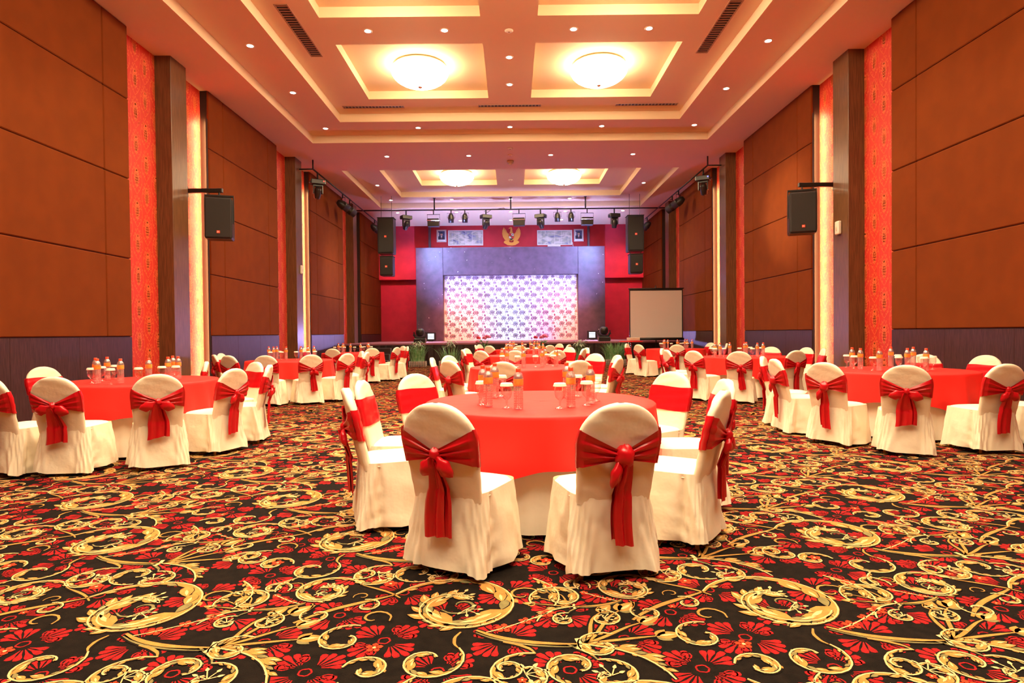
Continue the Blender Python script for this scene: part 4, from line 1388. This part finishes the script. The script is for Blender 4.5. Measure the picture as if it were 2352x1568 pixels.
spot('beam_warm', (-5.9, 19.8, 5.72), (6.85, 15.3, 4.3), 8000, (1.0, .72, .45), 13, .9, .06)
spot('beam_warm', (5.9, 20.1, 5.72), (-6.85, 23.3, 3.5), 4000, (1.0, .70, .50), 13, .9, .06)
for s in (-1, 1):
    spot('beam_side', (s * 6.1, 28.35, 6.15), (s * 5.3, 31.6, 3.6), SB['side'], (1.0, .30, .42), 75, .9, .1)
for x in (-3.76, 3.77):
    spot('beam_up', (x, 25.15, 1.42), (x * .5, 29.6, 6.86), SB['up'], (.34, .40, 1.0), 85, .9, .1)

# ================================================================== LOUDSPEAKERS
def badge(parent, x, y, z, s):
    b = MB().cbox(x - .032 * s, x + .032 * s, y - .006, y, z - .028 * s, z + .028 * s, .004).build('badge', 'badge_orange', parent)
    if 'me' not in badge.__dict__:
        cu = bpy.data.curves.new('badge_lettering', 'FONT')
        cu.body = 'JBL'
        cu.size = .034
        cu.align_x = 'CENTER'
        cu.align_y = 'CENTER'
        cu.extrude = .0008
        tmp = bpy.data.objects.new('lettering_curve', cu)
        COL.objects.link(tmp)
        dg = bpy.context.evaluated_depsgraph_get()
        badge.me = bpy.data.meshes.new_from_object(tmp.evaluated_get(dg))
        bpy.data.objects.remove(tmp)
        bpy.data.curves.remove(cu)
        badge.me.materials.clear()
        badge.me.materials.append(M['badge_white'])
    o = put('lettering', badge.me, b, (x, y - .0072, z))
    o.rotation_euler = (PI / 2, 0, 0)
    o.scale = (s, s, s)

def wall_speaker(s, side):
    t = thing('wall_speaker', 'black loudspeaker with orange badge on the %s wall bracket' % side, 'loudspeaker', (s * 6.27, 13.15, 3.36), s * -.30)
    MB().prism([(-.25, 0), (.25, 0), (.27, .04), (.27, .84), (.25, .88), (-.25, .88), (-.27, .84), (-.27, .04)], -.14, .22).build('cabinet', 'black_plastic', t)
    g = MB().cbox(-.255, .255, -.175, -.14, .02, .86, .03).build('grille', 'black_grille', t)
    badge(g, 0, -.176, .14, 1.0)
    br = MB()
    br.cbox(-.29, .29, .0, .06, .92, .96, .006)
    for q in (-1, 1):
        br.cbox(*sorted((q * .27, q * .29)), .0, .06, .35, .94, .004)
    br.build('cradle', 'black_metal', t)
    MB().tube([(0, .03, .94), (0, .03, 1.02)], .02, 8).build('pivot', 'black_metal', t)
    arm = thing('speaker_bracket', 'black horizontal arm holding the %s wall loudspeaker' % side, 'bracket', (s * 6.27, 13.19, 4.42))
    MB().cbox(*sorted((-s * .06, s * .72)), -.04, .04, -.045, .045, .01).build('arm', 'black_metal', arm)
    MB().cbox(*sorted((s * .72, s * .765)), -.09, .09, -.12, .12, .01).build('wall_plate', 'black_metal', arm)
wall_speaker(-1, 'left')
wall_speaker(1, 'right')

def hung_speaker(x, z0, z1, w, d, label, wires):
    t = thing('hanging_speaker', label, 'loudspeaker', (x, 25.4, z0), 0, 'hanging loudspeakers')
    h = z1 - z0
    MB().prism([(-w / 2 + .04, 0), (w / 2 - .04, 0), (w / 2, .04), (w / 2, h - .03), (w / 2 - .02, h), (-w / 2 + .02, h), (-w / 2, h - .03), (-w / 2, .04)], 0, d).build('cabinet', 'black_plastic', t)
    g = MB().cbox(-w / 2 + .03, w / 2 - .03, -.03, 0, .05, h - .05, .02).build('grille', 'black_grille', t)
    badge(g, 0, -.031, h * .48, 1.5)
    MB().cbox(-w / 2 - .02, w / 2 + .02, .0, d, h, h + .035, .008).build('fly_bar', 'black_metal', t)
    for q in (-.22, .22):
        if wires:
            MB().tube([(q, d / 2, h + .03), (q, d / 2, wires)], .009, 6).build('wire', 'black_metal', t)
        else:
            MB().tube([(q, d / 2, h + .03), (q, d / 2, h + .1)], .014, 6).build('link', 'black_metal', t)
for x, w in ((-5.22, 'left'), (5.2, 'right')):
    hung_speaker(x, 4.64, 6.12, .66, .55, 'tall black loudspeaker hung at the %s of the stage' % w, Z2 - 4.64)
    hung_speaker(x + .02, 3.72, 4.52, .54, .48, 'short black loudspeaker hung under the tall one at %s' % w, None)

for s, y, w in ((1, 12.5, 'near right'), (-1, 19.5, 'far left')):
    t = thing('wall_sensor', 'small white sensor box on the %s column' % w, 'sensor', (s * (WC - .001), y, 3.24), PI if s > 0 else 0)
    MB().cbox(.0, .07, -.075, .075, 0, .27, .015).build('case', 'white_plastic', t)
    MB().ellipsoid((.068, 0, .12), (.015, .035, .06), 10, 6).build('window', 'projector_shell', t, True)

# ================================================================== STAGE WALL DECOR
def framed(name, label, cat, x0, x1, z0, z1, group=None):
    t = thing(name, label, cat, ((x0 + x1) / 2, 31.6, z0), 0, group)
    return t, (x1 - x0) / 2, z1 - z0
def rails(t, hw, h, b, m):
    for a in ((-hw, hw, 0, b), (-hw, hw, h - b, h), (-hw, -hw + b, b, h - b), (hw - b, hw, b, h - b)):
        MB().cbox(a[0], a[1], -.05, -.005, a[2], a[3], .006).build('frame_rail', m, t)
for x0, x1, z0, z1, w in ((-3.84, -3.34, 6.02, 6.65, 'left'), (3.25, 3.75, 5.99, 6.62, 'right')):
    t, hw, h = framed('framed_portrait', 'framed portrait of a person in dark suit, %s of the stage wall' % w, 'picture', x0, x1, z0, z1, 'framed portraits')
    rails(t, hw, h, .045, 'frame_silver')
    MB().box(-hw + .04, hw - .04, -.02, -.005, .04, h - .04).build('mat_board', 'print_paper', t)
    MB().box(-hw + .075, hw - .075, -.023, -.02, .13, h - .06).build('photo_ground', 'photo_blue', t)
    MB().prism([(-.17, .13), (.17, .13), (.165, .26), (.10, .31), (-.10, .31), (-.165, .26)], -.026, -.023).build('suit', 'suit_navy', t)
    MB().prism([(-.04, .31), (.04, .31), (.0, .16)], -.028, -.026).build('shirt', 'print_paper', t)
    MB().prism([(-.010, .30), (.010, .30), (.014, .17), (-.014, .17)], -.030, -.028).build('tie', 'tie_red', t)
    MB().prism([(.062 * math.cos(a), .40 + .085 * math.sin(a)) for a in (2 * PI * i / 16 for i in range(16))], -.028, -.024).build('face', 'skin_print', t)
    MB().prism([(.066 * math.cos(a), .435 + .066 * math.sin(a)) for a in (PI * i / 10 for i in range(11))], -.030, -.026).build('hair', 'suit_navy', t)
    MB().prism([(-.165, .30), (-.13, .30), (-.12, .44), (-.14, .5), (-.165, .5)], -.026, -.023).build('flag', 'emblem_white', t)
for x0, x1, z0, z1, w, m in ((-3.25, -1.44, 5.83, 6.62, 'left', 'mural_a'), (1.35, 3.16, 5.81, 6.58, 'right', 'mural_b')):
    t, hw, h = framed('framed_mural', 'wide white framed misty landscape print, %s of the gold emblem' % w, 'picture', x0, x1, z0, z1, 'framed landscape prints')
    rails(t, hw, h, .04, 'frame_white')
    MB().box(-hw + .035, hw - .035, -.02, -.005, .035, h - .035).build('print', m, t)
    for q in (-.62, -.31, 0.0, .31, .62):
        MB().box(q * hw * 1.25 - .006, q * hw * 1.25 + .006, -.024, -.02, .04, h - .04).build('pane_line', 'frame_white', t)
t = thing('air_unit_grille', 'white strip below the right landscape print', 'grille', (2.22, 31.6, 5.735))
MB().cbox(-.33, .33, -.08, -.005, 0, .075, .012).build('case', 'frame_white', t)
t = thing('power_cable', 'white cable drooping from the right landscape print', 'cable', (3.17, 31.58, 5.85))
MB().tube([(0, -.01, .1), (.03, -.03, -.08), (.10, -.03, -.22), (.22, -.02, -.27), (.30, -.02, -.25)], .014, 6).build('cord', 'frame_white', t, True)

def emblem():
    t = thing('eagle_emblem', 'gold eagle emblem with shield high on the stage wall', 'emblem', (.02, 31.58, 5.80))
    for s in (-1, 1):
        wing = [(.06, .30), (.20, .22), (.34, .30), (.44, .46), (.475, .62), (.46, .78), (.385, .95), (.36, .84), (.30, .72), (.20, .64), (.09, .60)]
        MB().prism([(s * x, z) for x, z in wing][::s], -.045, -.015).build('wing', 'emblem_gold', t)
        for i in range(9):
            q = i / 8
            ax, az = .12 + .05 * (1 - q), .58 - .24 * q
            ex, ez = [(.38, .93), (.425, .85), (.455, .77), (.468, .69), (.465, .61), (.445, .52), (.41, .43), (.36, .35), (.28, .27)][i]
            dx, dz = ex - ax, ez - az
            L = math.hypot(dx, dz)
            nx, nz = -dz / L * .022, dx / L * .022
            MB().prism([(s * x, z) for x, z in ((ax, az), (ax + dx * .6 + nx, az + dz * .6 + nz), (ex, ez), (ax + dx * .6 - nx, az + dz * .6 - nz))], -.062 - .002 * (i % 2), -.04).build('feather', 'emblem_gold', t)
        MB().prism([(s * x, z) for x, z in ((.0, .16), (.10, .18), (.13, .30), (.22, .24), (.33, .26), (.40, .20), (.32, .15), (.24, .16), (.17, .10), (.10, .05), (.0, .06))], -.06, -.015).build('talon', 'emblem_gold', t)
        MB().prism([(s * x, z) for x, z in ((.0, .06), (.36, .20), (.40, .15), (.20, .03), (.0, .0))], -.07, -.02).build('ribbon', 'emblem_gold', t)
    MB().ellipsoid((0, -.05, .50), (.11, .05, .27), 14, 10).build('breast', 'emblem_gold', t, True)
    MB().ellipsoid((0, -.06, .80), (.055, .045, .13), 12, 8).build('neck', 'emblem_gold', t, True)
    hd = MB()
    hd.ellipsoid((-.02, -.07, .90), (.06, .045, .05), 12, 8)
    hd.tube([(-.05, -.07, .90), (-.11, -.07, .89), (-.13, -.07, .85)], [.028, .02, .004], 8)
    hd.build('head', 'emblem_gold', t, True)
    sh = [(-.13, .62), (.13, .62), (.135, .44), (.08, .33), (0, .27), (-.08, .33), (-.135, .44)]
    MB().prism(sh, -.115, -.09).build('shield', 'emblem_black', t)
    for x0, x1, z0, z1, m in ((-.12, -.004, .48, .61, 'emblem_red'), (.004, .12, .48, .61, 'emblem_white'), (-.12, -.004, .36, .472, 'emblem_white'), (.004, .12, .36, .472, 'emblem_red')):
        q = MB().cbox(x0, x1, -.125, -.114, z0, z1, .004).build('shield_field', m, t)
    MB().ellipsoid((.062, -.128, .55), (.028, .008, .022), 10, 6).build('bull_head', 'emblem_black', t, True)
    MB().prism([(-.05, .50), (.05, .50), (.055, .44), (0, .40), (-.055, .44)], -.135, -.12).build('inner_shield', 'emblem_black', t)
    MB().prism([(.02 * math.cos(a), .455 + .02 * math.sin(a)) for a in (2 * PI * i / 10 for i in range(10))], -.14, -.13).build('star', 'emblem_gold', t)
emblem()

# ================================================================== SCREEN AND PROJECTOR
t = thing('projection_screen', 'white tripod projection screen with black border in front of the stage', 'screen', (5.54, 23.4, 0), 0)
MB().box(-1.03, 1.03, 0, .008, 1.04, 2.92).build('border', 'black_plastic', t)
MB().box(-.99, .99, -.004, 0, 1.06, 2.86).build('fabric', 'screen_white', t)
MB().tube([(-1.06, .0, 2.94), (1.06, 0, 2.94)], .022, 10).build('top_bar', 'black_metal', t, True)
MB().tube([(-1.06, .0, 1.0), (1.06, 0, 1.0)], .045, 12).build('roller_case', 'black_metal', t, True)
MB().tube([(0, .05, .25), (0, .05, 3.06)], .018, 8).build('pole', 'black_metal', t, True)
for a in (PI / 2, PI / 2 + 2.1, PI / 2 - 2.1):
    MB().tube([(0, .05, .55), (.55 * math.cos(a), .05 + .45 * math.sin(a), .012)], .014, 8).build('leg', 'black_metal', t, True)

t = thing('projector_table', 'small round red table on a thin pole by the screen', 'table', (4.28, 21.9, 0))
MB().lathe([(.0, .925), (.40, .925), (.42, .935), (.42, .955), (.40, .962), (.0, .962)], 28).build('tabletop', 'table_cloth_red', t, True)
MB().tube([(0, 0, .03), (0, 0, .93)], .022, 10).build('pole', 'chrome', t, True)
for q in range(3):
    a = q * 2.1 + .5
    MB().tube([(0, 0, .16), (.3 * math.cos(a), .3 * math.sin(a), .015)], .014, 8).build('leg', 'black_metal', t, True)
t = thing('projector', 'beige video projector on the small red table', 'projector', (4.36, 21.9, .963), .25)
MB().cbox(-.20, .20, -.14, .14, .012, .12, .015).build('case', 'projector_shell', t)
MB().lathe([(.0, -.02), (.045, -.02), (.045, .02), (.035, .025)], 14, (0, 0, 0)).build('lens', 'lens_glass', t, True).location = (.1, .15, .07)
t2 = thing('projector_cable', 'thin pale cable hanging from the projector', 'cable', (4.12, 21.5, 0))
MB().tube([(.08, .30, .99), (0, .08, .97), (-.01, -.02, .9), (.04, -.02, .5), (.10, .0, .12), (.2, .05, .01)], .008, 6).build('cord', 'projector_shell', t2, True)

# ================================================================== PLANTS
def blade_mesh(n, hmin, hmax, rad, seed, droop=.5, wd=.012):
    rnd = random.Random(seed)
    b = MB()
    for _ in range(n):
        a = rnd.uniform(0, 2 * PI)
        rr = rad * rnd.random() ** .5
        h = rnd.uniform(hmin, hmax)
        lean = rnd.uniform(.05, droop) * h
        az = a + rnd.uniform(-.8, .8)
        bx, by = rr * math.cos(a) * 1.5, rr * math.sin(a) * .6
        w = wd * rnd.uniform(.7, 1.4)
        px, py = -math.sin(az) * w, math.cos(az) * w
        vs = []
        for i in range(6):
            q = i / 5
            x, y = bx + lean * q * q * math.cos(az), by + lean * q * q * math.sin(az) * .7
            z = h * (q - .28 * (lean / h) * q ** 3)
            k = (1 - q) ** .6
            vs += [(x + px * k, y + py * k, z), (x - px * k, y - py * k, z + .001)]
        b.add(vs, [(2 * i, 2 * i + 1, 2 * i + 3, 2 * i + 2) for i in range(5)])
    return b
def grass_planter(x, w, hmin, hmax, n, seed, label, pale=0):
    t = thing('grass_planter', label, 'plant', (x, 24.05, 0), 0, 'grass planters along the stage')
    log = MB().lathe([(.030, 0), (.032, .02), (.032, .20), (.027, .215), (.0, .217)], 8).mesh('log', 'log_bark', True)
    k = int(w / .066)
    for i in range(k + 1):
        put('log', log, t, (-w / 2 + i * w / k, -.16 + .006 * (i % 3), 0))
    for sx in (-1, 1):
        for j in range(4):
            put('log', log, t, (sx * w / 2, -.09 + .065 * j, 0))
    MB().box(-w / 2 + .03, w / 2 - .03, -.13, .13, 0, .17).build('soil', 'soil', t)
    b = blade_mesh(n, hmin, hmax, w * .30, seed, .65)
    stuff(b.build('grass_blades', 'grass_green', t, loc=(0, 0, .16)))
    if pale:
        rnd = random.Random(seed + 5)
        lm = MB()
        for i in range(pale):
            az = rnd.uniform(0, 2 * PI)
            base = Vector((rnd.uniform(-.12, .12), 0, .55 + rnd.uniform(0, .22)))
            L = rnd.uniform(.20, .34)
            d = Vector((math.cos(az), math.sin(az) * .5, .25))
            sd = Vector((-math.sin(az), math.cos(az), 0)) * .03
            tip = base + d * L - Vector((0, 0, .10))
            lm.add([base, base + d * L * .5 + sd + Vector((0, 0, .05)), tip, base + d * L * .5 - sd + Vector((0, 0, .05))], [(0, 1, 2, 3)])
        stuff(lm.build('pale_leaves', 'leaf_pale', t, loc=(0, 0, .16)))
grass_planter(-3.72, .62, .45, .85, 230, 1, 'grassy plant in log planter at the far left of the stage', 26)
grass_planter(-2.42, .86, .35, .75, 120, 2, 'loose arching grass in log planter, left of the pink flowers', 30)
grass_planter(2.70, .70, .35, .72, 100, 3, 'pale leaved plant in log planter behind the right chairs', 40)
grass_planter(4.06, .84, .45, .85, 300, 4, 'dense grass in log planter beside the screen')
def flower_pot(x, seed, label):
    t = thing('flowering_plant', label, 'plant', (x, 24.2, 0), 0, 'pink flowering plants before the stage')
    MB().lathe([(.10, 0), (.15, .26), (.165, .27), (.165, .30), (.14, .30)], 16).build('pot', 'soil', t, True)
    rnd = random.Random(seed)
    lm = MB()
    for i in range(170):
        az = rnd.uniform(0, 2 * PI)
        r0 = .22 * rnd.random() ** .5
        base = Vector((r0 * math.cos(az), r0 * math.sin(az) * .6, rnd.uniform(.30, .98)))
        L = rnd.uniform(.10, .20)
        d = Vector((math.cos(az), math.sin(az) * .6, rnd.uniform(-.1, .6))).normalized()
        sd = Vector((-math.sin(az), math.cos(az), 0)) * .028
        lm.add([base, base + d * L * .5 + sd, base + d * L, base + d * L * .5 - sd], [(0, 1, 2, 3)])
    stuff(lm.build('foliage', 'leaf_green', t))
    for (fx, fz, m) in ((-.20, 1.10, 'petal_red'), (.03, 1.10, 'petal_pink'), (.13, 1.16, 'petal_pink'), (.20, 1.14, 'petal_pink'), (-.24, .95, 'petal_pink')):
        f = MB()
        for q in range(7):
            a = q * .9
            f.ellipsoid((fx + .045 * math.cos(a), -.05 + .035 * math.sin(a), fz + .018 * (q % 3)), (.048, .04, .042), 8, 5)
        fo = f.build('flower', m, t, True)
        MB().tube([(fx * .3, 0, .3), (fx * .8, -.03, fz - .15), (fx, -.05, fz - .02)], .006, 5).build('stem', 'leaf_green', fo)
flower_pot(-1.12, 5, 'pink flowering plant before the stage, left of centre')
flower_pot(1.14, 6, 'pink flowering plant before the stage, right of centre')
